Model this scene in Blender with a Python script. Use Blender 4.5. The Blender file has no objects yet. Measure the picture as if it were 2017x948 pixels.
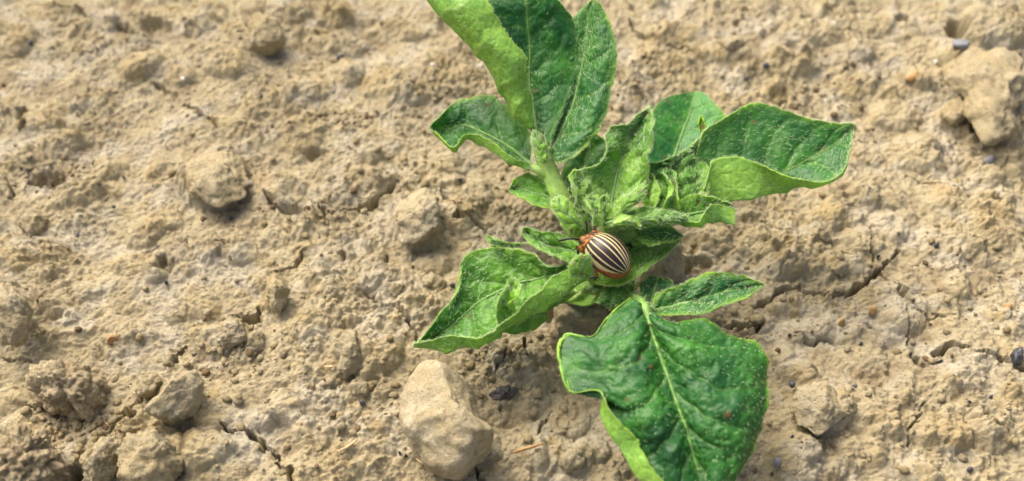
import bpy, bmesh, math, random
import numpy as np
from mathutils import Vector, Matrix

# ------------------------------------------------------------------ scene, camera, light
SC = bpy.context.scene
COL = SC.collection
U = 0.01                       # the script thinks in centimetres, the scene is in metres
W, H = 2017.0, 948.0
HFOV = math.radians(56.0)
FPX = W / 2 / math.tan(HFOV / 2)
PITCH = math.radians(50.0)
DIST = 20.0
CAM = np.array([0.0, -DIST * math.cos(PITCH), DIST * math.sin(PITCH)])
FWD = np.array([0.0, math.cos(PITCH), -math.sin(PITCH)])
RGT = np.array([1.0, 0.0, 0.0])
UPV = np.cross(RGT, FWD)

cam = bpy.data.cameras.new("camera")
cam.sensor_width = 36.0
cam.lens = 18.0 / math.tan(HFOV / 2)
cam.clip_start = 0.005
cam.clip_end = 200.0
cam.dof.use_dof = True
cam.dof.focus_distance = 0.174
cam.dof.aperture_fstop = 15.0
cam_o = bpy.data.objects.new("camera", cam)
cam_o.location = Vector(CAM * U)
cam_o.rotation_euler = (math.pi / 2 - PITCH, 0, 0)
COL.objects.link(cam_o)
SC.camera = cam_o

SUN_EL, SUN_AZ = math.radians(52), math.radians(-40)      # azimuth from +Y, towards the left of the picture
world = bpy.data.worlds.new("World")
SC.world = world
world.use_nodes = True
nt = world.node_tree
bg = nt.nodes["Background"]
sky = nt.nodes.new("ShaderNodeTexSky")
sky.sky_type = 'NISHITA'
sky.sun_disc = False
sky.sun_elevation = SUN_EL
sky.sun_rotation = SUN_AZ
sky.dust_density = 9.0
sky.air_density = 0.55
sky.ozone_density = 0.3
nt.links.new(sky.outputs[0], bg.inputs[0])
bg.inputs[1].default_value = 0.15
sun = bpy.data.lights.new("sun", 'SUN')
sun.energy = 0.55
sun.angle = math.radians(40)
sun.color = (1.0, 0.95, 0.87)
sun_o = bpy.data.objects.new("sun", sun)
sd = Vector((math.sin(SUN_AZ) * math.cos(SUN_EL), math.cos(SUN_AZ) * math.cos(SUN_EL), math.sin(SUN_EL)))
sun_o.rotation_euler = sd.to_track_quat('Z', 'Y').to_euler()
sun_o.location = sd * 2
COL.objects.link(sun_o)

SC.view_settings.view_transform = 'Standard'
SC.view_settings.look = 'None'
SC.view_settings.exposure = 1.08
SC.view_settings.gamma = 1.0
SC.render.engine = 'CYCLES'
SC.cycles.max_bounces = 6
SC.cycles.use_denoising = True

def at(px, py, h):
    """picture point (2017 x 948) seen at height h cm above the ground plane -> cm"""
    px, py, h = np.broadcast_arrays(np.asarray(px, float), np.asarray(py, float), np.asarray(h, float))
    a = (px - W / 2) / FPX
    b = -(py - H / 2) / FPX
    d = FWD + a[..., None] * RGT + b[..., None] * UPV
    t = (h - CAM[2]) / d[..., 2]
    return CAM + d * t[..., None]

# ------------------------------------------------------------------ noise
_r = np.random.RandomState(7)
_perm = np.concatenate([_r.permutation(256)] * 3)
_ang = _r.rand(256) * 2 * np.pi
_g2 = np.stack([np.cos(_ang), np.sin(_ang)], -1)
_g3 = _r.normal(size=(256, 3)); _g3 /= np.linalg.norm(_g3, axis=1)[:, None]

def perlin2(x, y, seed=0):
    x = x + seed * 17.31; y = y - seed * 9.77
    xi = np.floor(x).astype(np.int64); yi = np.floor(y).astype(np.int64)
    xf = x - xi; yf = y - yi
    u = xf ** 3 * (xf * (xf * 6 - 15) + 10); v = yf ** 3 * (yf * (yf * 6 - 15) + 10)
    def g(i, j):
        k = _perm[_perm[(xi + i) & 255] + ((yi + j) & 255)]
        gg = _g2[k]
        return gg[..., 0] * (xf - i) + gg[..., 1] * (yf - j)
    return ((1 - u) * (1 - v) * g(0, 0) + u * (1 - v) * g(1, 0) + (1 - u) * v * g(0, 1) + u * v * g(1, 1)) * 1.5

def perlin3(p, seed=0):
    p = p + np.array([seed * 5.3, seed * 3.1, seed * 7.7])
    pi = np.floor(p).astype(np.int64); f = p - pi
    w = f ** 3 * (f * (f * 6 - 15) + 10)
    out = 0
    for i in (0, 1):
        for j in (0, 1):
            for k in (0, 1):
                h = _perm[_perm[_perm[(pi[..., 0] + i) & 255] + ((pi[..., 1] + j) & 255)] + ((pi[..., 2] + k) & 255)]
                gg = _g3[h]
                dd = gg[..., 0] * (f[..., 0] - i) + gg[..., 1] * (f[..., 1] - j) + gg[..., 2] * (f[..., 2] - k)
                ww = (w[..., 0] if i else 1 - w[..., 0]) * (w[..., 1] if j else 1 - w[..., 1]) * (w[..., 2] if k else 1 - w[..., 2])
                out = out + ww * dd
    return out * 1.4

def fbm2(x, y, o=4, seed=0, gain=0.5):
    s, a = 0, 1.0
    for i in range(o):
        s = s + a * perlin2(x * 2 ** i, y * 2 ** i, seed + i * 3)
        a *= gain
    return s

def fbm3(p, o=4, seed=0, gain=0.5):
    s, a = 0, 1.0
    for i in range(o):
        s = s + a * perlin3(p * 2 ** i, seed + i * 3)
        a *= gain
    return s

def sstep(a, b, x):
    t = np.clip((x - a) / (b - a), 0, 1)
    return t * t * (3 - 2 * t)

def worley3(p, seed=0):
    """distance to the nearest and second nearest cell point"""
    pi = np.floor(p).astype(np.int64); f1 = np.full(p.shape[:-1], 9.); f2 = f1.copy()
    T = np.random.RandomState(seed + 500).rand(3, 4096)
    for i in (-1, 0, 1):
        for j in (-1, 0, 1):
            for k in (-1, 0, 1):
                c = pi + np.array([i, j, k]); h = (c[..., 0] * 7919 + c[..., 1] * 104729 + c[..., 2] * 1299709) & 4095
                d = np.sqrt((c[..., 0] + T[0][h] - p[..., 0]) ** 2 + (c[..., 1] + T[1][h] - p[..., 1]) ** 2 + (c[..., 2] + T[2][h] - p[..., 2]) ** 2)
                n = d < f1; f2 = np.where(n, f1, np.minimum(f2, d)); f1 = np.where(n, d, f1)
    return f1, f2

def domes(x, y, cell, seed, prob, rmin, rmax, flat=0.75):
    """jittered field of half-sunk rounded crumbs; returns height and a random id of the crumb on top"""
    X = x / cell; Y = y / cell
    xi = np.floor(X).astype(np.int64); yi = np.floor(Y).astype(np.int64)
    best = np.zeros_like(x); bid = np.zeros_like(x)
    rs = np.random.RandomState(seed)
    T = rs.rand(6, 4096)
    for di in (-1, 0, 1):
        for dj in (-1, 0, 1):
            ci = xi + di; cj = yi + dj
            k = (ci * 7919 + cj * 104729 + seed * 31) & 4095
            cx = ci + T[0][k]; cy = cj + T[1][k]
            r = rmin + (rmax - rmin) * T[2][k] ** 2
            an = T[3][k] * np.pi; sq = 0.65 + 0.35 * T[4][k]
            dx = X - cx; dy = Y - cy
            ux = dx * np.cos(an) + dy * np.sin(an); uy = -dx * np.sin(an) + dy * np.cos(an)
            q = 1 - (ux ** 2 + (uy / sq) ** 2) / r ** 2
            h = np.where((q > 0) & (T[5][k] < prob), np.sqrt(np.maximum(q, 0)) * r * flat, 0)
            m = h > best
            best = np.where(m, h, best); bid = np.where(m, T[4][k], bid)
    return best * cell, bid

# ------------------------------------------------------------------ object helpers
def mesh_obj(name, verts, faces, mat, parent=None, origin=(0, 0, 0), col=None, smooth=True, uv=None, matidx=None):
    verts = (np.asarray(verts, float) - np.asarray(origin, float)) * U
    me = bpy.data.meshes.new(name)
    if isinstance(faces, np.ndarray):
        n, k = faces.shape
        me.vertices.add(len(verts)); me.vertices.foreach_set("co", verts.astype(np.float32).ravel())
        me.loops.add(n * k); me.loops.foreach_set("vertex_index", faces.astype(np.int32).ravel())
        me.polygons.add(n)
        me.polygons.foreach_set("loop_start", np.arange(0, n * k, k, dtype=np.int32))
        me.update(calc_edges=True)
    else:
        me.from_pydata([tuple(v) for v in verts], [], faces)
    if smooth:
        me.polygons.foreach_set("use_smooth", np.ones(len(me.polygons), bool))
    if col is not None:
        ca = me.color_attributes.new("Col", 'FLOAT_COLOR', 'POINT')
        c4 = np.ones((len(verts), 4), np.float32); c4[:, :3] = col
        ca.data.foreach_set("color", c4.ravel())
    me.materials.append(mat)
    me.validate()
    o = bpy.data.objects.new(name, me)
    COL.objects.link(o)
    if parent is not None:
        o.parent = parent
    else:
        o.location = Vector(np.asarray(origin, float) * U)
    return o

def empty(name, origin, label, cat, group=None):
    o = bpy.data.objects.new(name, None)
    o.empty_display_size = 0.01
    o.location = Vector(np.asarray(origin, float) * U)
    COL.objects.link(o)
    return tag(o, label, cat, group)

def tag(o, label=None, cat=None, group=None, kind=None):
    if label: o['label'] = label
    if cat: o['category'] = cat
    if group: o['group'] = group
    if kind: o['kind'] = kind
    return o

_ico = {}
def ico(n):
    if n not in _ico:
        bm = bmesh.new(); bmesh.ops.create_icosphere(bm, subdivisions=n, radius=1.0)
        v = np.array([q.co[:] for q in bm.verts]); f = np.array([[a.index for a in q.verts] for q in bm.faces])
        bm.free(); _ico[n] = (v, f)
    return _ico[n]

def tube(pts, rad, seg=8, caps=True):
    """verts, faces of a tapered tube through pts"""
    pts = np.asarray(pts, float); n = len(pts)
    rad = np.broadcast_to(np.asarray(rad, float), (n,))
    t = np.gradient(pts, axis=0); t /= np.linalg.norm(t, axis=1)[:, None] + 1e-12
    ref = np.array([0.13, 0.31, 0.94]); vs = []
    for i in range(n):
        a = np.cross(t[i], ref); a /= np.linalg.norm(a) + 1e-9
        b = np.cross(t[i], a); ref = np.cross(a, t[i]) * -1 if False else ref
        for k in range(seg):
            th = 2 * np.pi * k / seg
            vs.append(pts[i] + rad[i] * (a * np.cos(th) + b * np.sin(th)))
    fs = []
    for i in range(n - 1):
        for k in range(seg):
            k2 = (k + 1) % seg
            fs.append((i * seg + k, i * seg + k2, (i + 1) * seg + k2, (i + 1) * seg + k))
    if caps:
        fs.append(tuple(range(seg))[::1]); fs.append(tuple((n - 1) * seg + k for k in range(seg))[::-1])
    return np.array(vs), fs

def spline(P, n):
    """Catmull-Rom along axis 0 to n samples"""
    P = np.asarray(P, float); m = len(P)
    if m == 2:
        t = np.linspace(0, 1, n).reshape((-1,) + (1,) * (P.ndim - 1)); return P[0] * (1 - t) + P[1] * t
    Q = np.concatenate([2 * P[:1] - P[1:2], P, 2 * P[-1:] - P[-2:-1]])
    t = np.linspace(0, m - 1, n); i = np.minimum(t.astype(int), m - 2); f = (t - i).reshape((-1,) + (1,) * (P.ndim - 1))
    p0, p1, p2, p3 = Q[i], Q[i + 1], Q[i + 2], Q[i + 3]
    return 0.5 * (2 * p1 + (p2 - p0) * f + (2 * p0 - 5 * p1 + 4 * p2 - p3) * f ** 2 + (3 * p1 - p0 - 3 * p2 + p3) * f ** 3)

# ------------------------------------------------------------------ materials
class NT:
    def __init__(s, name):
        s.m = bpy.data.materials.new(name); s.m.use_nodes = True
        s.t = s.m.node_tree; s.p = s.t.nodes["Principled BSDF"]; s.out = s.t.nodes["Material Output"]
    def n(s, typ, **kw):
        nd = s.t.nodes.new(typ)
        for k, v in kw.items():
            if k.startswith("i_"):
                key = k[2:]
                nd.inputs[int(key) if key.isdigit() else key.replace("_", " ")].default_value = v
            else: setattr(nd, k, v)
        return nd
    def l(s, a, b): s.t.links.new(a, b)
    def noise(s, vec, scale, detail=4, rough=0.6):
        nd = s.n("ShaderNodeTexNoise"); nd.inputs["Scale"].default_value = scale
        nd.inputs["Detail"].default_value = detail; nd.inputs["Roughness"].default_value = rough
        s.l(vec, nd.inputs["Vector"]); return nd.outputs["Fac"]
    def ramp(s, fac, stops):
        nd = s.n("ShaderNodeValToRGB"); cr = nd.color_ramp
        while len(cr.elements) < len(stops): cr.elements.new(0.5)
        for e, (p, c) in zip(cr.elements, stops):
            e.position = p; e.color = (c if len(c) == 4 else (*c, 1))
        s.l(fac, nd.inputs[0]); return nd.outputs[0]
    def mix(s, fac, a, b, mode='MIX'):
        nd = s.n("ShaderNodeMix", data_type='RGBA', blend_type=mode)
        for val, sock in ((fac, nd.inputs[0]), (a, nd.inputs[6]), (b, nd.inputs[7])):
            if hasattr(val, "links"): s.l(val, sock)
            elif isinstance(val, (int, float)): sock.default_value = val
            else: sock.default_value = (*val, 1)
        return nd.outputs[2]
    def bump(s, h, strength, dist, normal=None):
        nd = s.n("ShaderNodeBump"); nd.inputs["Strength"].default_value = strength
        nd.inputs["Distance"].default_value = dist * U; s.l(h, nd.inputs["Height"])
        if normal is not None: s.l(normal, nd.inputs["Normal"])
        return nd.outputs[0]

def soil_material(name, gain=1.0, grain=1.0):
    N = NT(name)
    co = N.n("ShaderNodeTexCoord").outputs["Object"]
    at_ = N.n("ShaderNodeAttribute", attribute_name="Col").outputs["Color"]
    cm = 1 / U
    n1 = N.noise(co, 2.2 * cm, 6, 0.65)
    n2 = N.noise(co, 9 * cm, 4, 0.7)
    n3 = N.noise(co, 38 * cm, 3, 0.7)
    c = N.mix(N.ramp(n1, [(0.35, (0.80, 0.77, 0.70)), (0.65, (1.14, 1.12, 1.12))]), (0, 0, 0), at_, 'MIX')
    m1 = N.ramp(n1, [(0.33, (0.90, 0.87, 0.82)), (0.66, (1.10, 1.10, 1.10))])
    c = N.mix(1.0, at_, m1, 'MULTIPLY')
    m2 = N.ramp(n2, [(0.30, (0.87, 0.83, 0.77)), (0.5, (1.0, 1.0, 1.0)), (0.72, (1.08, 1.09, 1.10))])
    c = N.mix(1.0, c, m2, 'MULTIPLY')
    m3 = N.ramp(n3, [(0.28, (0.66, 0.61, 0.55)), (0.42, (1, 1, 1)), (0.60, (1.0, 1.0, 1.0)), (0.72, (1.3, 1.32, 1.34))])
    c = N.mix(0.8, c, m3, 'MULTIPLY')
    N.l(c, N.p.inputs["Base Color"])
    N.p.inputs["Roughness"].default_value = 0.95
    N.p.inputs["Specular IOR Level"].default_value = 0.15
    n4 = N.noise(co, 19 * cm, 3, 0.7)
    vo = N.n("ShaderNodeTexVoronoi", feature='F1'); vo.inputs["Scale"].default_value = 13 * cm; N.l(co, vo.inputs["Vector"])
    vr = N.ramp(vo.outputs["Distance"], [(0.1, (1, 1, 1)), (0.75, (0, 0, 0))])
    b = N.bump(n2, 0.7 * grain, 0.042)
    b = N.bump(vr, 0.5 * grain, 0.02, b)
    b = N.bump(n4, 0.7 * grain, 0.028, b)
    b = N.bump(n3, 0.9 * grain, 0.022, b)
    N.l(b, N.p.inputs["Normal"])
    return N.m

def leaf_material():
    N = NT("leaf_surface")
    co = N.n("ShaderNodeTexCoord").outputs["Object"]
    at_ = N.n("ShaderNodeAttribute", attribute_name="Col").outputs["Color"]
    cm = 1 / U
    vo = N.n("ShaderNodeTexVoronoi", feature='DISTANCE_TO_EDGE'); vo.inputs["Scale"].default_value = 5.0 * cm
    N.l(co, vo.inputs["Vector"])
    n1 = N.noise(co, 1.6 * cm, 4, 0.6); n2 = N.noise(co, 22 * cm, 3, 0.6)
    c = N.mix(1.0, at_, N.ramp(n1, [(0.32, (0.72, 0.80, 0.85)), (0.68, (1.25, 1.15, 1.05))]), 'MULTIPLY')
    c = N.mix(1.0, c, N.ramp(vo.outputs[0], [(0.0, (1.2, 1.12, 1.08)), (0.09, (1, 1, 1))]), 'MULTIPLY')
    c = N.mix(1.0, c, N.ramp(n2, [(0.3, (0.80, 0.84, 0.8)), (0.5, (1, 1, 1)), (0.7, (1.2, 1.15, 1.1))]), 'MULTIPLY')
    N.l(c, N.p.inputs["Base Color"])
    N.p.inputs["Roughness"].default_value = 0.45
    N.p.inputs["Specular IOR Level"].default_value = 0.38
    h = N.ramp(vo.outputs[0], [(0.0, (0, 0, 0)), (0.22, (1, 1, 1))])
    b = N.bump(h, 0.4, 0.018); b = N.bump(n2, 0.55, 0.012, b)
    N.l(b, N.p.inputs["Normal"])
    tr = N.n("ShaderNodeBsdfTranslucent")
    tc = N.mix(1.0, c, (1.5, 1.5, 0.6), 'MULTIPLY'); N.l(tc, tr.inputs[0])
    mx = N.n("ShaderNodeMixShader"); mx.inputs[0].default_value = 0.30
    N.l(N.p.outputs[0], mx.inputs[1]); N.l(tr.outputs[0], mx.inputs[2]); N.l(mx.outputs[0], N.out.inputs[0])
    return N.m

def plain(name, color, rough=0.6, spec=0.5, var=0.15, scale=8, bump=0.3, bd=0.02, coat=0.0, attr=False):
    N = NT(name)
    co = N.n("ShaderNodeTexCoord").outputs["Object"]
    n = N.noise(co, scale / U, 4, 0.6)
    src = N.n("ShaderNodeAttribute", attribute_name="Col").outputs["Color"] if attr else color
    c = N.mix(1.0, src, N.ramp(n, [(0.3, (1 - var,) * 3), (0.7, (1 + var,) * 3)]), 'MULTIPLY')
    N.l(c, N.p.inputs["Base Color"])
    N.p.inputs["Roughness"].default_value = rough
    N.p.inputs["Specular IOR Level"].default_value = spec
    N.p.inputs["Coat Weight"].default_value = coat
    N.p.inputs["Coat Roughness"].default_value = 0.12
    if bump: N.l(N.bump(n, bump, bd), N.p.inputs["Normal"])
    return N.m

M_SOIL = soil_material("dry_clay_soil")
M_CLOD = soil_material("clod_soil", grain=1.3)
M_LEAF = leaf_material()
M_STEM = plain("stem_surface", None, 0.5, 0.4, 0.2, 5, 0.3, 0.02, attr=True)
M_HAIR = plain("plant_hair", (0.50, 0.66, 0.33), 0.45, 0.5, 0.05, 2, 0)
M_GRIT = plain("dark_grit", (0.055, 0.058, 0.07), 0.4, 0.5, 0.5, 20, 0.6, 0.02)
M_QUARTZ = plain("pale_quartz", (0.6, 0.58, 0.55), 0.4, 0.5, 0.1, 10, 0.4, 0.02)
M_OCHRE = plain("ochre_pebble", (0.36, 0.22, 0.09), 0.75, 0.3, 0.25, 12, 0.5, 0.02)
M_GREYST = plain("grey_pebble", (0.20, 0.21, 0.22), 0.7, 0.3, 0.25, 12, 0.5, 0.02)
M_STRAW = plain("dry_straw", (0.52, 0.38, 0.20), 0.7, 0.3, 0.3, 14, 0.5, 0.01)
M_DEBRIS = plain("charred_bark", (0.085, 0.075, 0.065), 0.6, 0.4, 0.5, 14, 0.9, 0.02)

# ------------------------------------------------------------------ ground
PALE = np.array([0.395, 0.350, 0.224]); OCHRE = np.array([0.378, 0.312, 0.170]); BROWN = np.array([0.215, 0.155, 0.084])
GREY = np.array([0.425, 0.390, 0.285])
# lumps that are one piece with the crust: x, y, rx, ry (picture px), turn in degrees, height cm, ochre share
LUMPS = [
 (420,345,68,62,0,.55,.6),(452,120,55,26,-10,.32,.7),(360,150,40,22,0,.2,.5),(290,130,55,30,10,.22,.4),(40,75,30,28,0,.32,.8),
 (300,445,52,32,35,.30,.3),(310,520,38,34,0,.30,.3),(90,490,45,26,-15,.22,.2),(150,385,60,24,20,.16,.3),(215,330,40,24,0,.22,.5),
 (90,230,60,34,10,.20,.5),(190,200,50,24,-20,.18,.6),(560,190,30,20,0,.22,.5),(610,170,50,22,0,.22,.6),(590,265,45,34,0,.25,.7),
 (730,310,26,20,0,.22,.6),(555,375,44,34,0,.22,.3),(690,370,60,40,20,.22,.3),(818,425,52,58,10,.50,.2),(650,440,60,22,-25,.14,.2),
 (545,580,24,36,0,.28,.8),(480,690,32,26,0,.22,.5),(420,670,42,36,-30,.30,.4),(505,560,30,20,0,.2,.3),(460,480,60,26,-30,.18,.2),
 (640,560,50,24,-30,.13,.3),(740,690,55,52,0,.42,.5),(560,800,34,44,20,.28,.5),(520,830,30,24,0,.2,.5),(610,850,48,40,0,.16,.4),
 (350,775,58,34,-40,.42,.4),(300,750,34,20,-30,.28,.4),(300,900,62,62,0,.50,.4),(400,890,60,48,0,.34,.5),(410,830,50,22,-8,.24,.3),
 (200,905,44,44,-35,.34,.2),(130,905,40,40,0,.26,-.4),(30,905,80,50,0,.45,-.6),(60,835,60,24,0,.18,.2),(20,600,50,50,0,.40,.4),
 (20,520,40,28,0,.2,.3),(140,660,60,28,0,.14,.1),(230,640,40,22,0,.14,.2),(390,590,50,30,-30,.2,.3),(340,610,30,22,0,.18,.3),
 (20,790,40,34,0,.2,.4),(250,520,50,24,0,.12,.3),(190,560,44,20,0,.12,.3),(720,560,30,22,0,.15,.3),(855,520,40,28,0,.22,.3),
 (820,600,50,34,10,.18,.2),(900,420,46,34,0,.22,.3),(940,380,30,30,0,.25,.1),(880,350,38,26,0,.2,.4),(960,610,40,26,0,.16,.2),
 (1010,720,46,34,0,.22,.2),(1060,700,30,24,0,.2,.3),(1120,830,42,36,0,.2,.3),(1130,900,44,34,0,.22,.4),(1050,900,34,34,0,.24,.4),
 (1170,880,30,30,0,.2,.3),(740,830,44,34,0,.16,.4),(700,900,60,36,0,.14,.4),(1050,790,40,30,0,.14,.2),
 (1620,795,62,56,0,.50,.4),(1575,735,46,34,0,.34,.3),(1545,700,34,22,0,.25,.3),(1590,650,50,30,10,.2,.2),(1660,640,50,44,0,.28,.3),
 (1700,700,46,46,0,.2,.4),(1545,600,44,22,-10,.22,.2),(1480,640,50,26,0,.2,.2),(1660,520,56,26,0,.2,.5),(1560,520,60,30,0,.2,.3),
 (1700,470,44,30,0,.26,.3),(1500,480,60,30,0,.16,.3),(1400,470,50,30,0,.2,.1),(1880,480,60,34,0,.22,.5),(1890,560,30,30,0,.2,.6),
 (1860,600,34,24,0,.2,.6),(1960,620,34,22,0,.14,.5),(1780,560,40,28,0,.15,.2),(1770,640,40,26,0,.18,.3),(1780,750,34,26,0,.18,.4),
 (1850,860,60,40,0,.2,.4),(1950,840,50,44,0,.26,.2),(1900,740,50,30,0,.18,.4),(1980,760,30,30,0,.14,.3),(1760,840,34,30,0,.18,.4),
 (1560,900,50,40,0,.16,.4),(1700,900,50,36,0,.18,.3),(1820,930,44,24,0,.18,.3),(1640,920,34,22,0,.14,.3),
 (1950,180,66,96,8,.5,.5),(1880,235,34,36,0,.3,.7),(1960,50,60,40,0,.45,.3),(1760,230,60,34,0,.24,.3),(1800,300,56,40,0,.26,.4),
 (1680,170,50,24,0,.2,.4),(1560,130,60,26,0,.2,.4),(1420,100,60,24,0,.2,.4),(1330,60,60,24,0,.2,.3),(1290,120,50,22,0,.2,.6),
 (1600,60,60,26,0,.22,.3),(1710,50,50,24,0,.22,.4),(1830,150,44,26,0,.26,.3),(1250,180,34,20,0,.2,.3),(1520,260,30,14,0,.1,.3),
 (1740,380,50,30,0,.18,.3),(1650,430,44,24,0,.2,.3),(1860,390,50,34,0,.18,.4),(1960,330,40,30,0,.15,.4),(1960,440,50,40,0,.16,.3),
 (525,65,34,30,0,.5,.6),(640,90,50,22,0,.2,.5),(700,30,50,22,0,.2,.7),(780,60,60,26,0,.22,.5),(660,30,40,24,0,.2,.7),(400,30,46,34,0,.3,.6),
 (90,20,50,24,0,.22,.5),(180,60,50,20,0,.2,.5),(250,40,44,18,0,.2,.4),(850,120,44,26,0,.25,.3),(830,180,40,24,0,.2,.4),(760,170,50,24,0,.2,.6),
 (900,150,30,22,0,.2,.3),(560,20,40,20,0,.2,.6),(120,290,44,26,0,.2,.6),(690,140,34,22,0,.2,.2),(450,250,60,22,-20,.14,.3),
]
# cracks: half width cm, depth cm, picture polyline
CRACKS = [
 (.030,.45,[(1490,600),(1512,592),(1530,575),(1552,567),(1575,570),(1592,578),(1612,574),(1640,583),(1668,580),(1690,568),(1712,550),(1726,530),(1745,545),(1762,566),(1785,595),(1805,612),(1830,627),(1855,625)]),
 (.028,.4,[(1792,697),(1812,712),(1835,722)]),
 (.030,.45,[(1842,697),(1862,685),(1880,682),(1900,690),(1925,698),(1950,695),(1975,705),(2000,720),(2040,735)]),
 (.036,.5,[(1430,642),(1462,648),(1480,650),(1500,636)]),
 (.014,.3,[(1690,450),(1710,455),(1726,530)]),
 (.022,.35,[(1726,530),(1740,520),(1760,508),(1772,490)]),
 (.016,.3,[(1600,470),(1640,478),(1660,500),(1690,512)]),
 (.016,.3,[(1560,660),(1590,672),(1625,668),(1650,680)]),
 (.018,.3,[(1900,800),(1930,815),(1945,845),(1980,860)]),
 (.014,.3,[(1500,430),(1520,445),(1560,450)]),
 (.018,.3,[(1790,345),(1815,360),(1850,362)]),
 (.012,.25,[(1785,600),(1790,660),(1797,700)]),
 (.014,.3,[(1825,790),(1812,815),(1795,850),(1788,880)]),
 (.021,.5,[(440,842),(452,850),(470,852),(490,850),(502,866),(520,880),(535,888),(545,905),(552,925),(575,925),(578,948),(590,975)]),
 (.045,.5,[(700,412),(720,410),(738,402),(752,385),(775,365),(790,352)]),
 (.02,.3,[(655,428),(680,415),(700,412)]),
 (.025,.35,[(548,530),(570,525),(590,505),(597,492)]),
 (.018,.3,[(520,385),(535,400),(560,412),(575,420)]),
 (.02,.3,[(868,375),(885,395),(900,412),(905,432),(935,438),(955,455),(962,470)]),
 (.016,.25,[(715,578),(735,585),(760,600),(775,605),(795,620),(815,650),(820,672)]),
 (.03,.4,[(60,15),(95,20),(150,15),(165,30),(180,42),(210,50),(240,58),(262,66)]),
 (.022,.3,[(300,165),(320,172),(350,188)]),
 (.018,.3,[(360,198),(395,222),(425,248)]),
 (.03,.4,[(1240,35),(1250,58),(1272,70),(1285,72)]),
 (.022,.3,[(1240,5),(1255,25)]),
 (.026,.35,[(1310,88),(1335,90),(1352,88),(1365,105),(1385,122)]),
 (.03,.4,[(1455,35),(1450,48)]),
 (.02,.3,[(140,938),(160,910),(185,880),(215,850),(250,820),(270,790),(275,760),(290,735)]),
 (.022,.35,[(338,720),(350,700),(362,680)]),
 (.02,.3,[(345,820),(360,825),(385,800)]),
 (.022,.35,[(455,620),(490,630),(512,622),(510,605)]),
 (.014,.25,[(1000,690),(985,715),(975,735)]),
 (.014,.25,[(1085,810),(1070,840),(1062,870)]),
 (.012,.25,[(1035,662),(1028,690)]),
 (.02,.3,[(0,700),(30,705),(60,708)]),
 (.025,.35,[(930,905),(945,925),(950,960)]),
 (.014,.25,[(620,395),(640,425),(645,440)]),
 (.02,.3,[(10,350),(22,372),(18,388)]),
]
# pits: x, y, rx, ry, depth
PITS = [(43,222,6,16,.6),(45,248,7,8,.6),(760,503,5,6,.4),(905,435,8,4,.4),(1888,52,22,16,.6),(985,808,4,5,.3),(1510,598,10,4,.3),
 (95,352,34,14,.35),(490,628,22,8,.45),(380,60,14,10,.2),(310,55,30,14,.3),(440,480,10,6,.2),(675,500,8,10,.2),(575,410,26,10,.2),
 (890,40,30,20,.25),(1210,600,60,30,.5),(1230,640,30,20,.3),(1120,612,60,20,.35),(1780,40,14,10,.3),(1560,95,12,8,.2),(620,300,18,9,.2),
 (2010,300,14,24,.3),(1375,520,30,18,.3),(1340,480,40,20,.3),(220,852,8,6,.3),(262,822,10,6,.4),(320,525,10,16,.3),(300,495,14,10,.2),(1535,188,24,12,.25),(1590,110,18,12,.25),(150,935,14,12,.4)]

def zlow(x, y):
    return 0.30 * fbm2(x * 0.13, y * 0.13, 2, 1) + 0.12 * fbm2(x * .45, y * .45, 2, 2)

def lowat(px, py, up=.12):
    h = 0.0
    for _ in range(4):
        p = at(px, py, h); h = zlow(p[..., 0], p[..., 1]) + up
    return at(px, py, h)

def feature_tables():
    L = []
    for (px, py, rx, ry, an, hh, oc) in LUMPS:
        c, ex, ey = lowat(np.array([px, px + rx, px]), np.array([py, py, py - ry]), hh * .5)
        L.append((c[0], c[1], np.linalg.norm(ex - c), np.linalg.norm(ey - c) * 0.93, math.radians(an), hh, oc))
    K = [(w, d, lowat(np.array([float(p[0]) for p in pl]), np.array([float(p[1]) for p in pl]))[:, :2]) for w, d, pl in CRACKS]
    P = []
    for (px, py, rx, ry, d) in PITS:
        c, ex, ey = lowat(np.array([px, px + rx, px]), np.array([py, py, py - ry]))
        P.append((c[0], c[1], np.linalg.norm(ex - c), np.linalg.norm(ey - c), d))
    return L, K, P
FT = feature_tables()
BASE_XY = at(1205, 585, 0)[:2]

def seg_dist(x, y, pl):
    d = np.full_like(x, 1e9); tt = np.zeros_like(x)
    n = len(pl) - 1
    for i in range(n):
        a, b = pl[i], pl[i + 1]; ab = b - a
        t = np.clip(((x - a[0]) * ab[0] + (y - a[1]) * ab[1]) / (ab @ ab), 0, 1)
        q = np.hypot(x - a[0] - t * ab[0], y - a[1] - t * ab[1])
        m = q < d; d = np.where(m, q, d); tt = np.where(m, (i + t) / n, tt)
    return d, tt

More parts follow.
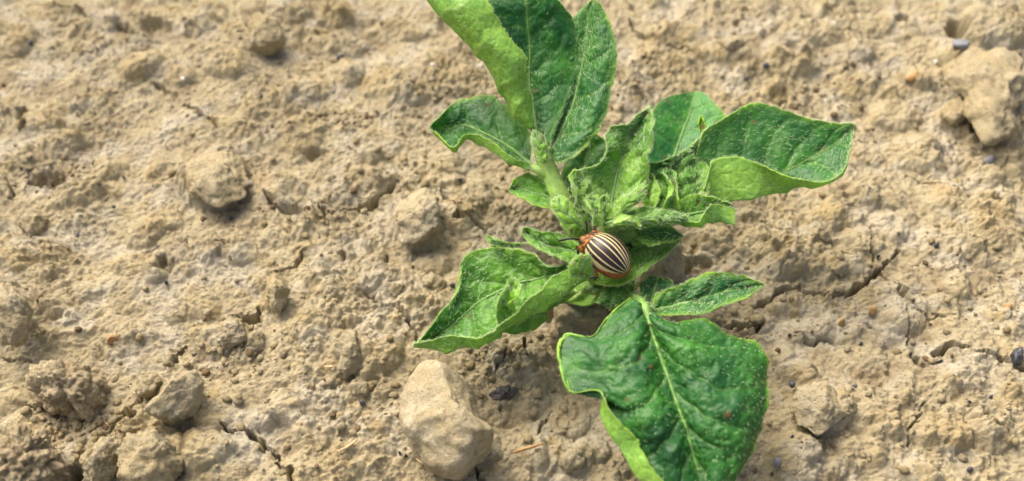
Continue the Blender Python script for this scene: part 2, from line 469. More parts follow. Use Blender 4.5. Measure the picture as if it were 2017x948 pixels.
def ground(x, y, colour=False):
    """height of the soil in cm at x, y (cm); far from the picture the same roughness goes on"""
    shp = x.shape; x = x.ravel().astype(float); y = y.ravel().astype(float)
    wx = x + 0.10 * fbm2(x * 1.3, y * 1.3, 3, 11); wy = y + 0.10 * fbm2(x * 1.3, y * 1.3, 3, 12)
    wx2 = x + 0.055 * fbm2(x * 6, y * 6, 3, 13, .65); wy2 = y + 0.055 * fbm2(x * 6, y * 6, 3, 14, .65)
    z = zlow(x, y)
    och = 0.5 * fbm2(x * .5, y * .5, 3, 5)
    dens = np.clip(0.42 + 1.6 * fbm2(x * .45, y * .45, 3, 6), 0.05, 1.25)
    for (cx, cy, rx, ry, an, hh, oc) in FT[0]:
        m = np.abs(x - cx) + np.abs(y - cy) < 1.6 * (rx + ry)
        if not m.any(): continue
        dx = wx[m] - cx; dy = wy[m] - cy
        u = (dx * math.cos(an) + dy * math.sin(an)) / rx; v = (-dx * math.sin(an) + dy * math.cos(an)) / ry
        q = u * u + v * v
        pr = np.clip(1 - q ** 1.25, 0, 1) ** 0.62
        z[m] += hh * 0.85 * pr
        och[m] += oc * 0.9 * sstep(1.1, 0.5, q)
    d1, i1 = domes(wx, wy, 1.15, 3, .45, .25, .62, .55)
    d2, i2 = domes(wx + 5, wy, .62, 4, .62, .22, .6, .62)
    d3, i3 = domes(wx2, wy2 + 3, .32, 5, .62, .20, .58, .75)
    d4, i4 = domes(wx2 + 2, wy2, .17, 6, .55, .2, .58, .85)
    z += d1 * 0.50 + d2 * (.16 + dens * .45) + d3 * (.10 + dens * .45) + d4 * (0.12 + .42 * dens)
    d5, i5 = domes(wx2 * 1.0 + 1, wy2 + 4, .105, 16, .7, .25, .6, .9)
    z += d5 * (.12 + .42 * dens)
    bil = np.abs(fbm2(wx * 1.7, wy * 1.7, 3, 51)); bil2 = np.abs(fbm2(wx2 * 5, wy2 * 5, 3, 52, .6)); bil3 = np.abs(fbm2(x * 13, y * 13, 2, 53, .6))
    z += .10 * bil * (.35 + dens) + .045 * bil2 * (.3 + dens) + .014 * bil3
    rid = 1 - np.abs(fbm2(x * 2.1, y * 2.1, 3, 21))
    z += 0.055 * fbm2(wx * 2.2, wy * 2.2, 3, 8) + 0.03 * (rid ** 3)
    z += 0.026 * fbm2(x * 9, y * 9, 3, 9, .65)
    och += -.18 + (.12 + (i1 - .5) * .4) * (d1 > .02) + (.25 + (i2 - .5) * .6) * (d2 > .03) + (.25 + (i3 - .5) * .6) * (d3 > .02) + (.2 + (i4 - .5) * .5) * (d4 > .012)
    # the stem rises from a shallow hollow
    r = np.hypot(x - BASE_XY[0], (y - BASE_XY[1]) * 1.2)
    z -= 0.35 * np.exp(-(r / 1.1) ** 2)
    cx_ = x + 0.06 * perlin2(x * 3, y * 3, 31) + 0.05 * perlin2(x * 7, y * 7, 32) + .022 * perlin2(x * 17, y * 17, 35)
    cy_ = y + 0.06 * perlin2(x * 3, y * 3, 33) + 0.05 * perlin2(x * 7, y * 7, 34) + .022 * perlin2(x * 17, y * 17, 36)
    wn = np.clip(1.1 + 0.8 * perlin2(x * 2.5, y * 2.5, 37), 0.7, 1.9)
    for (w, dep, pl) in FT[1]:
        lo = pl.min(0) - .5; hi = pl.max(0) + .5
        m = (x > lo[0]) & (x < hi[0]) & (y > lo[1]) & (y < hi[1])
        if not m.any(): continue
        d, t = seg_dist(cx_[m], cy_[m], pl)
        ww = 1.55 * w * wn[m] * (0.5 + 0.5 * np.sin(np.pi * np.clip(t, .02, .98)) ** .5)
        z[m] -= 1.25 * dep * (1 - sstep(0.6, 1.2, d / ww)) - 0.03 * np.exp(-(d / (w * 4)) ** 2)
    for (cx, cy, rx, ry, dep) in FT[2]:
        m = np.abs(x - cx) + np.abs(y - cy) < 2.5 * (rx + ry)
        q = ((cx_[m] - cx) / rx) ** 2 + ((cy_[m] - cy) / ry) ** 2
        z[m] -= dep * (1 - sstep(.3, 1.5, q))
    if not colour:
        return z.reshape(shp)
    film = sstep(-.1, .5, fbm2(x * .9, y * .9, 3, 41))
    o = np.clip(och * 1.15 + .05, -1, 1)
    c = PALE[None] * np.ones((len(x), 1))
    c = c + (OCHRE - PALE) * np.clip(o, 0, 1)[:, None] + (BROWN - PALE) * (np.clip(-o, 0, 1) * .8)[:, None]
    c = c + (GREY - c) * (film * np.clip(1.1 - o * 1.1, 0, 1) * .95)[:, None]
    return z.reshape(shp), c

def axis_lines(lo, hi, n, step_fn, far):
    t = [lo]
    while t[-1] < hi: t.append(t[-1] + step_fn(t[-1]))
    s = step_fn(lo) * 2; a = [lo]
    while a[-1] > -far: a.append(a[-1] - s); s *= 1.28
    s = step_fn(hi) * 2
    while t[-1] < far: t.append(t[-1] + s); s *= 1.28
    return np.array(a[:0:-1] + t)
xs = axis_lines(-15.5, 15.5, 0, lambda v: 0.0245, 4000)
ys = axis_lines(-6.3, 10.5, 0, lambda v: 0.0185 + 0.0006 * (v + 6.3), 4000)
GX, GY = np.meshgrid(xs, ys)
gz, gcol = ground(GX, GY, True)
nx, ny = len(xs), len(ys)
idx = np.arange(nx * ny).reshape(ny, nx)
faces = np.stack([idx[:-1, :-1], idx[:-1, 1:], idx[1:, 1:], idx[1:, :-1]], -1).reshape(-1, 4)
print("ground", nx, ny, nx * ny)
g = mesh_obj("ground", np.stack([GX.ravel(), GY.ravel(), gz.ravel()], -1), faces, M_SOIL, col=gcol)
tag(g, kind='structure')
g['label'] = "dry cracked pale clay soil"
del GX, GY, gcol, faces

def gh(x, y):
    return float(ground(np.array([x]), np.array([y]))[0])

def onground(px, py):
    """point of the soil surface seen at a picture point"""
    h = 0.0
    for _ in range(3):
        p = at(px, py, h); h = gh(p[0], p[1])
    p = at(px, py, h)
    return np.array([p[0], p[1], h])

# ------------------------------------------------------------------ clods and stones lying on the crust
def rock(name, outline, hgt, label, cat, mat=M_CLOD, seed=0, rough=.08, freq=2.0, crumb=0.0, sub=5, facets=7, tint=.3, sink=.35, base=None, group=None, planes=None, gain=1.12):
    if sub >= 4 and name != 'stone': crumb = max(crumb, .10); rough *= 1.2
    if name == 'soil_clod' and 'crumbly' not in label: hgt *= .82; sink += .14; facets += 6
    if name == 'soil_clod' and 'upper right' in label: hgt *= .7
    """outline: picture points round the stone; becomes a closed irregular body standing on the soil"""
    o = np.array(outline, float)
    c = o.mean(0)
    b = onground(*c) if base is None else base
    P = at(o[:, 0], o[:, 1], b[2] + hgt * .30)[:, :2]
    cc = P.mean(0)
    th = np.arctan2(P[:, 1] - cc[1], P[:, 0] - cc[0]); rr = np.hypot(P[:, 1] - cc[1], P[:, 0] - cc[0])
    k = np.argsort(th); th, rr = th[k], rr[k]
    th = np.concatenate([th - 2 * np.pi, th, th + 2 * np.pi]); rr = np.concatenate([rr] * 3)
    v, f = ico(sub)
    t = np.arctan2(v[:, 1], v[:, 0]); R = np.interp(t, th, rr); Rm = rr.mean()
    rs = np.random.RandomState(seed + 5)
    u = v.copy()
    for i in range(facets):                       # broken faces
        n = rs.normal(size=3); n /= np.linalg.norm(n); dd = rs.uniform(.58, .88)
        if abs(n[2]) < .15: continue
        s = u @ n - dd
        u = u - np.where(s > 0, s, 0)[:, None] * n * .85
    if planes:
        for (n, dd) in planes:
            n = np.array(n, float); n /= np.linalg.norm(n)
            s = u @ n - dd; u = u - np.where(s > 0, s, 0)[:, None] * n * .9
    hr = np.hypot(v[:, 0], v[:, 1]) + 1e-6
    q = np.stack([u[:, 0] * R, u[:, 1] * R, u[:, 2] * hgt], -1)
    nn = v / np.linalg.norm(v, axis=1)[:, None]
    q = q + nn * (rough * Rm * fbm3(q * freq / Rm * .8 + seed, 5, seed, .55))[:, None]
    q = q - nn * (.022 * (1 - 2.2 * np.abs(fbm3(q * 4.5 + seed, 4, seed + 3, .6))))[:, None] * (Rm > .2)
    if crumb > 0:
        qq = q + .05 * np.stack([fbm3(q * 6, 2, seed + k) for k in (1, 2, 3)], -1)
        for fr, am in ((4.2, 1.0), (9., .5), (18., .25)):
            f1, f2 = worley3(qq * fr + seed, seed)
            q = q + nn * (crumb * Rm * am * (.42 - f1 ** 2))[:, None]
    q[:, 2] += hgt * (1 - sink * 1.3) * .55
    q = q + np.array([cc[0], cc[1], b[2]])
    oc = np.clip(tint + .45 * fbm3(q * 1.6, 3, seed + 2), -1, 1)
    col = PALE + (OCHRE - PALE) * np.clip(oc, 0, 1)[:, None] + (BROWN - PALE) * (np.clip(-oc, 0, 1))[:, None]
    fm = sstep(-.1, .4, fbm3(q * 1.3, 3, seed + 6)); col = col + (GREY - col) * (fm * np.clip(1 - oc, 0, 1) * (.5 if tint > .08 else .08))[:, None]
    ob = mesh_obj(name, q, f, mat, origin=(cc[0], cc[1], b[2]), col=col * gain)
    return tag(ob, label, cat, group)

def ell(x, y, rx, ry, n=14, seed=0, jag=.14, an=0):
    rs = np.random.RandomState(seed + 100); a = np.arange(n) / n * 2 * np.pi; m = 1 + jag * (rs.rand(n) - .5) * 2
    ex = np.cos(a) * rx * m; ey = np.sin(a) * ry * m; an = math.radians(an)
    return [(x + p * math.cos(an) - q * math.sin(an), y + p * math.sin(an) + q * math.cos(an)) for p, q in zip(ex, ey)]

rock("stone", [(812,755),(845,742),(882,752),(915,780),(938,812),(948,845),(969,868),(965,892),(942,908),(902,940),(868,936),(830,905),(802,872),(797,822)],
     1.1, "large pale angular stone with a flat top, lying below the plant", "stone", seed=3, rough=.085, freq=2.2, crumb=.06, tint=.22, sink=.08, facets=5,
     planes=[((-.25,-.1,1.),.58),((.55,.25,.8),.60),((-.2,-.55,.8),.66),((-.6,.2,.75),.74)], gain=1.22)
rock("soil_clod", [(68,770),(72,745),(95,732),(125,735),(160,742),(195,748),(206,765),(203,785),(190,810),(170,822),(150,808),(125,812),(100,800),(72,790)],
     .62, "crumbly brown clod standing on dark shadow near the left bottom corner", "clod", seed=8, rough=.16, freq=2.4, crumb=.34, tint=-.35, sink=.15, facets=2, sub=6, gain=1.25)
rock("soil_clod", [(1085,672),(1090,640),(1108,624),(1138,614),(1172,616),(1195,626),(1200,650),(1180,690),(1120,700)],
     1.15, "rough brown clod tucked behind the big bottom leaf, under the beetle", "clod", seed=12, rough=.16, freq=2.6, crumb=.15, tint=-.1, sink=.12, gain=1.1)
rock("soil_clod", [(1255,540),(1258,515),(1275,495),(1300,490),(1325,505),(1345,530),(1345,556),(1300,562),(1268,560)],
     1.2, "pale clod just right of the beetle, behind the small round leaf", "clod", seed=14, rough=.14, freq=2.4, crumb=.08, tint=.1, sink=.0, gain=1.2)
rock("soil_clod", [(772,420),(780,388),(805,372),(838,374),(862,395),(868,430),(855,460),(828,480),(798,472),(778,450)],
     .55, "rounded clod with fine cracks, left of the plant above the small round hole", "clod", seed=17, rough=.10, freq=2.6, crumb=.10, tint=.12, sink=.60, gain=1.22)
rock("soil_clod", [(660,672),(675,655),(700,652),(722,665),(724,690),(712,715),(705,735),(680,756),(664,745),(660,715)],
     .55, "tall narrow pale clod with sharp edge, left of the long leaf tip", "clod", seed=21, rough=.14, freq=2.2, crumb=.06, tint=-.02, sink=.35, gain=1.08)
rock("soil_clod", ell(707, 765, 22, 13, seed=4), .26, "small clod right under the tall narrow pale clod", "clod", seed=24, rough=.12, sub=4)
rock("soil_clod", [(365,340),(378,305),(410,288),(450,292),(478,318),(484,350),(470,385),(435,402),(395,392),(370,368)],
     .46, "big rounded blurry clod in the left half, the widest of the clods there", "clod", seed=27, rough=.09, freq=2.2, crumb=.06, tint=.45, sink=.75)
rock("soil_clod", ell(525, 62, 33, 30, seed=6), .55, "egg shaped clod near the top edge with a dark crack below", "clod", seed=30, rough=.08, tint=.6, sink=.4)
rock("soil_clod", ell(458, 662, 31, 27, seed=7), .42, "rounded clod with shadow beneath, left one of the pair near the lower left", "clod", seed=33, rough=.12, crumb=.05, tint=.25, sink=.35)
rock("soil_clod", ell(500, 672, 22, 20, seed=8), .26, "smaller rounded clod right of the shadowed rounded one", "clod", seed=34, rough=.12, sub=4)
rock("soil_clod", [(288,818),(305,790),(335,765),(365,735),(395,742),(402,775),(385,805),(360,830),(325,836)],
     .6, "wedge shaped pale clod lying diagonally, right of the crumbly brown clod", "clod", seed=36, rough=.11, crumb=.04, tint=.2, sink=.4, facets=10)
rock("soil_clod", [(265,770),(275,748),(300,735),(322,745),(312,765),(300,778)], .4, "small angular clod at the upper left of the wedge shaped clod", "clod", seed=38, rough=.12, tint=.35)
rock("soil_clod", [(-20,640),(-15,590),(15,568),(45,590),(62,612),(55,640),(40,665),(10,672)],
     .6, "pale clod cut by the left edge of the picture with a dark crack", "clod", seed=40, rough=.14, crumb=.07, tint=.25, sink=.3)
rock("soil_clod", ell(68, 440, 27, 25, seed=9), .4, "round pale clod near the left edge at mid height", "clod", seed=42, rough=.14, crumb=.06, tint=.3)
rock("soil_clod", [(1892,110),(1920,86),(1965,85),(2008,105),(2008,160),(1998,210),(1985,262),(1945,275),(1915,240),(1896,190)],
     .9, "largest blurry clod, in the upper right corner", "clod", seed=44, rough=.12, crumb=.05, tint=.45, sink=.45)
rock("soil_clod", ell(1882, 215, 24, 26, seed=10), .5, "ochre clod leaning on the largest clod in the upper right", "clod", seed=46, rough=.12, tint=.7)
rock("soil_clod", ell(545, 582, 22, 32, seed=11), .38, "yellowish upright clod below the diagonal crack left of centre", "clod", seed=48, rough=.12, tint=.75, sink=.45)
rock("soil_clod", [(242,900),(252,862),(285,845),(325,852),(345,880),(340,925),(335,960),(262,965)],
     .7, "broad knobbly clod cut by the bottom edge, left part", "clod", seed=50, rough=.16, freq=2.6, crumb=.05, tint=.35, sink=.45)
rock("soil_clod", [(160,930),(180,895),(215,862),(232,875),(225,905),(200,940),(180,960)], .45, "narrow clod between two dark gaps at the lower left edge", "clod", seed=52, rough=.16, crumb=.06, tint=0)
rock("soil_clod", [(-30,900),(0,875),(50,868),(95,880),(110,915),(100,960),(-30,970)], .6, "dark brown crumbly clod filling the bottom left corner", "clod", seed=54, rough=.2, freq=3.6, crumb=.30, tint=-.4, gain=1.25, sub=6)
rock("soil_clod", [(1565,812),(1568,775),(1595,748),(1635,745),(1668,765),(1678,800),(1662,838),(1620,850),(1582,842)],
     .42, "large rounded clod right of the big bottom leaf", "clod", seed=56, rough=.10, crumb=.04, tint=.3, sink=.72)
rock("soil_clod", ell(1128, 905, 26, 22, seed=15), .32, "small rounded clod at the bottom, left of the big leaf", "clod", seed=58, rough=.12, sub=4)
rock("soil_clod", ell(1058, 775, 11, 13, seed=16), .16, "pale little clod with sharp shadow, left of the big bottom leaf", "clod", seed=60, rough=.15, sub=3)
rock("soil_clod", ell(1655, 530, 18, 11, seed=17), .22, "small pale lump standing just above the long crack on the right", "clod", seed=61, rough=.12, sub=4)
rock("soil_clod", ell(1530, 912, 8, 10, seed=18), .14, "pale grey pebble near the bottom, right of the big leaf", "pebble", seed=62, rough=.05, sub=3, mat=M_GREYST)
rock("soil_clod", ell(1440, 85, 26, 14, seed=19), .3, "small blurry clod near the top edge, right of the upright leaf", "clod", seed=63, rough=.1, sub=4, tint=.4)
rock("soil_clod", ell(855, 555, 24, 20, seed=20), .25, "small flaky clod left of the curled left leaf", "clod", seed=64, rough=.16, sub=4, tint=.2)
rock("soil_clod", ell(780, 570, 18, 12, seed=21), .2, "small knobbly clod at the end of the thin crack left of the plant", "clod", seed=65, rough=.16, sub=4, tint=.1)

GR_O = "ochre pebbles set in the crust"
for k, (x, y, rx, ry, lab) in enumerate([(220,670,13,8,"orange brown pebble near the left, above the crumbly clod"),(1800,152,15,9,"blurry orange pebble in the upper right"),
        (1658,636,6,5,"small orange pebble under the long crack on the right"),(925,672,8,9,"orange brown pebble just below the left leaf"),
        (1985,608,9,7,"orange brown pebble near the right edge"),(1718,612,9,7,"dull orange pebble between two cracks on the right")]):
    rock("pebble", ell(x, y, rx, ry, 10, k), .13, lab, "pebble", mat=M_OCHRE, seed=70 + k, rough=.06, sub=3, group=GR_O)
for k, (x, y, rx, ry, lab) in enumerate([(1895,88,18,9,"flat blue grey stone beside the dark hole in the upper right"),(1948,315,9,8,"small blue grey stone at the upper right, below the largest clod")]):
    rock("pebble", ell(x, y, rx, ry, 10, k + 20), .14, lab, "pebble", mat=M_GREYST, seed=80 + k, rough=.06, sub=3)
for k, (x, y, lab) in enumerate([(360,156,"tiny white quartz grain left of the upper clods"),(1843,122,"white quartz grain left of the largest clod"),(1945,258,"white quartz grain below the largest clod"),
        (852,128,"white quartz grain left of the tall folded leaf"),(493,361,"white quartz grain right of the big rounded clod")]):
    rock("quartz_grain", ell(x, y, 4, 4, 8, k + 40), .06, lab, "pebble", mat=M_QUARTZ, seed=90 + k, rough=.05, sub=2, group="white quartz grains in the crust")
rock("pebble", ell(2005, 704, 13, 15, 9, 3), .2, "glassy dark blue stone at the right edge above the crack", "pebble", mat=M_GRIT, seed=99, rough=.1, sub=4, facets=10)

# dark grains
GRIT = [(905,356,9,3),(890,563,8,4),(714,793,9,4),(787,892,4,4),(800,898,4,5),(1562,755,7,8),(1683,762,6,5),(1852,712,6,3),(1952,782,4,4),(1910,792,5,3),(1875,833,4,5),
        (1560,860,4,4),(1912,925,8,6),(1510,128,8,6),(1470,155,6,5),(153,462,5,7),(225,408,4,4),(243,349,4,3),(455,430,5,4),(327,556,5,3),(41,331,3,3),(432,329,4,4),(515,190,5,4),
        (1844,482,6,4),(1696,677,6,3),(330,838,5,5),(20,865,6,7),(673,868,4,4),(1730,505,5,3),(456,430,4,4),(670,112,8,5),(60,85,8,4),(1450,222,16,12),(1210,70,4,3),(1555,660,4,3)]
GRIT_LABELS = ['black flat grain left of the forked stem', 'dark grain left of the lower left leaf', 'dark grain below the tall narrow pale clod', 'left one of two black grains beside the pale stone', 'right one of two black grains beside the pale stone', 'bluish black grain on the large rounded clod right of the big leaf', 'dark grain on the slope right of the large rounded clod', 'black grain below the right hand crack', 'black grain near the right edge, below the glassy stone', 'black grain between the right hand crack and the corner', 'small black grain above the bottom right clump', 'tiny black grain right of the lower edge of the big leaf', 'dark cluster grain near the bottom right corner', 'dark blurry grain above the right leaf', "dark blurry grain above the broad right leaf's tip, left one", 'black grain right of the round pale clod at the left', 'tiny dark grain above the middle of the left half', 'tiny dark grain upper left of the big rounded clod', 'dark grain below the big rounded clod', 'dark speck lower left of the yellowish upright clod', 'dark speck at the left edge below the hole', 'tiny dark grain on top of the big rounded clod', 'blurry grey grain below the egg shaped clod', 'dark grain in the ochre patch at the right', 'dark speck under the long crack on the right', 'black grain on the wedge shaped clod', 'grey grain left, above the bottom left corner clod', 'tiny black grain above the thin dry twig', 'dark speck above the long crack on the right', 'tiny dark grain beside the one under the big rounded clod', 'blurry grey grain right of the egg shaped clod', 'blue grey grain beside the blurry clod at the upper left', 'dark stone half hidden behind the top of the right leaf', 'tiny grain right of the upright pointed leaf', 'tiny dark grain between the pointed leaf and the long crack']
for k, (x, y, rx, ry) in enumerate(GRIT):
    lab = GRIT_LABELS[k]
    rock("dark_grain", ell(x, y, rx * .8, ry * .8, 8, k + 60, .35), (.05 + .005 * rx), lab, "pebble", mat=M_GRIT, seed=110 + k, rough=.12, sub=2, facets=6, group="black grains in the crust", sink=.55)

# straw, twigs, chips
def strip(name, pts, r, mat, label, cat, flat=1.0):
    P = np.array([onground(x, y) + np.array([0, 0, h]) for x, y, h in pts]); P = spline(P, 18)
    rs = np.random.RandomState(len(pts) + int(pts[0][0])); rad = np.interp(np.linspace(0, 1, 18), [0, .15, .8, 1], [.6, 1, .8, .35]) * r * (1 + .25 * (rs.rand(18) - .5))
    v, f = tube(P, rad, 7)
    o = mesh_obj(name, v, f, mat, origin=P[0]); return tag(o, label, cat)
strip("straw", [(905,400,.10),(906,415,.10),(904,432,.06)], .055, M_STRAW, "short stub of straw standing in a crack left of the plant", "straw")
strip("twig", [(668,892,.05),(690,882,.08),(706,868,.07)], .028, M_STRAW, "thin dry twig lying at the bottom, left of the pale stone", "twig")
strip("straw", [(58,338,.1),(62,360,.14),(48,380,.06)], .03, M_DEBRIS, "dark curved stalk at the left edge", "straw")
strip("root", [(207,832,.03),(219,842,.05),(228,838,.04),(250,826,.03)], .010, M_STRAW, "pale broken root lying near the bottom left", "root")
strip("root", [(640,725,.05),(655,727,.08),(662,724,.05)], .02, M_STRAW, "tiny curled rootlet touching the narrow pale clod", "root")
strip("straw", [(820,905,.04),(845,925,.05),(855,940,.04)], .02, M_STRAW, "hair thin straw beside the pale stone at the bottom", "straw")
strip("straw", [(1010,897,.10),(1040,890,.14),(1068,880,.10)], .03, M_OCHRE, "reddish splinter lying right of the pale stone", "straw")

def chip():
    P = [(962,782),(975,770),(995,763),(1012,766),(1024,762),(1016,776),(998,784),(975,790)]
    rock("bark_chip", P, .12, "dark charred bark chip lying right of the pale stone", "bark chip", mat=M_DEBRIS, seed=150, rough=.12, freq=4, crumb=.12, facets=3, sink=.1)
chip()

# countless crumbs of the crust
def crumbs():
    rs = np.random.RandomState(5)
    v0, f0 = ico(1)
    V, F, C = [], [], []; n = 0
    spots = [(680,230,34,12),(110,335,50,20),(860,200,50,30),(940,225,40,30),(230,865,70,50),(980,690,40,25),(800,350,60,40),(600,420,60,30),(1540,190,50,26),(1100,340,60,40),
             (150,870,60,40),(500,700,50,30),(730,800,60,50),(1250,150,60,40),(430,700,50,40),(1460,640,50,30),(170,830,40,14),(1900,560,60,60),(1640,200,70,40)]
    pts = []
    for (x, y, sx, sy) in spots:
        for _ in range(70): pts.append((rs.normal(x, sx), rs.normal(y, sy)))
    for _ in range(1300): pts.append((rs.uniform(-60, 2080), rs.uniform(-60, 1010)))
    pts = np.array(pts); P = at(pts[:, 0], pts[:, 1], 0.15)
    z = ground(P[:, 0], P[:, 1])
    for i in range(len(P)):
        r = .022 + .075 * rs.rand() ** 3
        s = 1 + .45 * (rs.rand(len(v0)) - .5)
        q = v0 * s[:, None] * r * np.array([rs.uniform(.8, 1.3), rs.uniform(.8, 1.2), rs.uniform(.6, .95)])
        a = rs.rand() * 6.28; R = np.array([[math.cos(a), -math.sin(a), 0], [math.sin(a), math.cos(a), 0], [0, 0, 1]])
        V.append(q @ R.T + np.array([P[i, 0], P[i, 1], z[i] + r * .25])); F.append(f0 + n); n += len(v0)
        o = rs.rand(); c = PALE * (1 - o) + OCHRE * o
        if rs.rand() < .12: c = BROWN
        C.append(np.repeat(c[None] * rs.uniform(.85, 1.1), len(v0), 0))
    o = mesh_obj("soil_crumbs", np.concatenate(V), np.concatenate(F), M_CLOD, col=np.concatenate(C), smooth=False)
    tag(o, "loose crumbs of dry soil scattered over the crust", "soil crumbs", kind='stuff')
crumbs()

# ------------------------------------------------------------------ the potato plant
G_DARK = np.array([0.022, 0.130, 0.032]); G_MID = np.array([0.066, 0.275, 0.026]); G_YOUNG = np.array([0.235, 0.490, 0.028])
G_VEIN = np.array([0.15, 0.31, 0.07]); G_EDGE = np.array([0.27, 0.48, 0.045]); G_UNDER = np.array([0.245, 0.50, 0.075])
base = onground(1210, 590)
plant = empty("potato_plant", base, "young green potato plant with hairy crinkled leaves growing from the dry soil", "plant")
HRS = np.random.RandomState(77)

def hair_mesh(P, Nrm, T, L, r0, col=None, name="leaf_hairs", parent=None):
    n = len(P)
    side = np.cross(T, Nrm); side /= np.linalg.norm(side, axis=1)[:, None] + 1e-9
    bend = HRS.uniform(-.6, .6, (n, 1))
    p0 = P; d = T * HRS.uniform(.3, 1, (n, 1)) + side * bend + Nrm * HRS.uniform(.25, .8, (n, 1))
    d /= np.linalg.norm(d, axis=1)[:, None]
    p1 = p0 + d * L[:, None] * .55
    d2 = d + side * HRS.uniform(-.7, .7, (n, 1)) + Nrm * HRS.uniform(-.7, .1, (n, 1)); d2 /= np.linalg.norm(d2, axis=1)[:, None]
    p2 = p1 + d2 * L[:, None] * .5
    a = np.cross(d, Nrm); a /= np.linalg.norm(a, axis=1)[:, None] + 1e-9; b = np.cross(d, a)
    ring = []
    for (p, r) in ((p0 - Nrm * .004, r0), (p1, r0 * .8)):
        for k in range(3):
            th = 2 * np.pi * k / 3
            ring.append(p + (a * math.cos(th) + b * math.sin(th)) * r)
    V = np.stack(ring + [p2], 1).reshape(-1, 3)
    o = (np.arange(n) * 7)[:, None, None]
    f4 = np.array([[0, 1, 4], [0, 4, 3], [1, 2, 5], [1, 5, 4], [2, 0, 3], [2, 3, 5], [3, 4, 6], [4, 5, 6], [5, 3, 6]])[None]
    F = (f4 + o).reshape(-1, 3)
    ob = mesh_obj(name, V, F, M_HAIR, parent=parent, origin=base)
    ob['kind'] = 'stuff'
    return ob

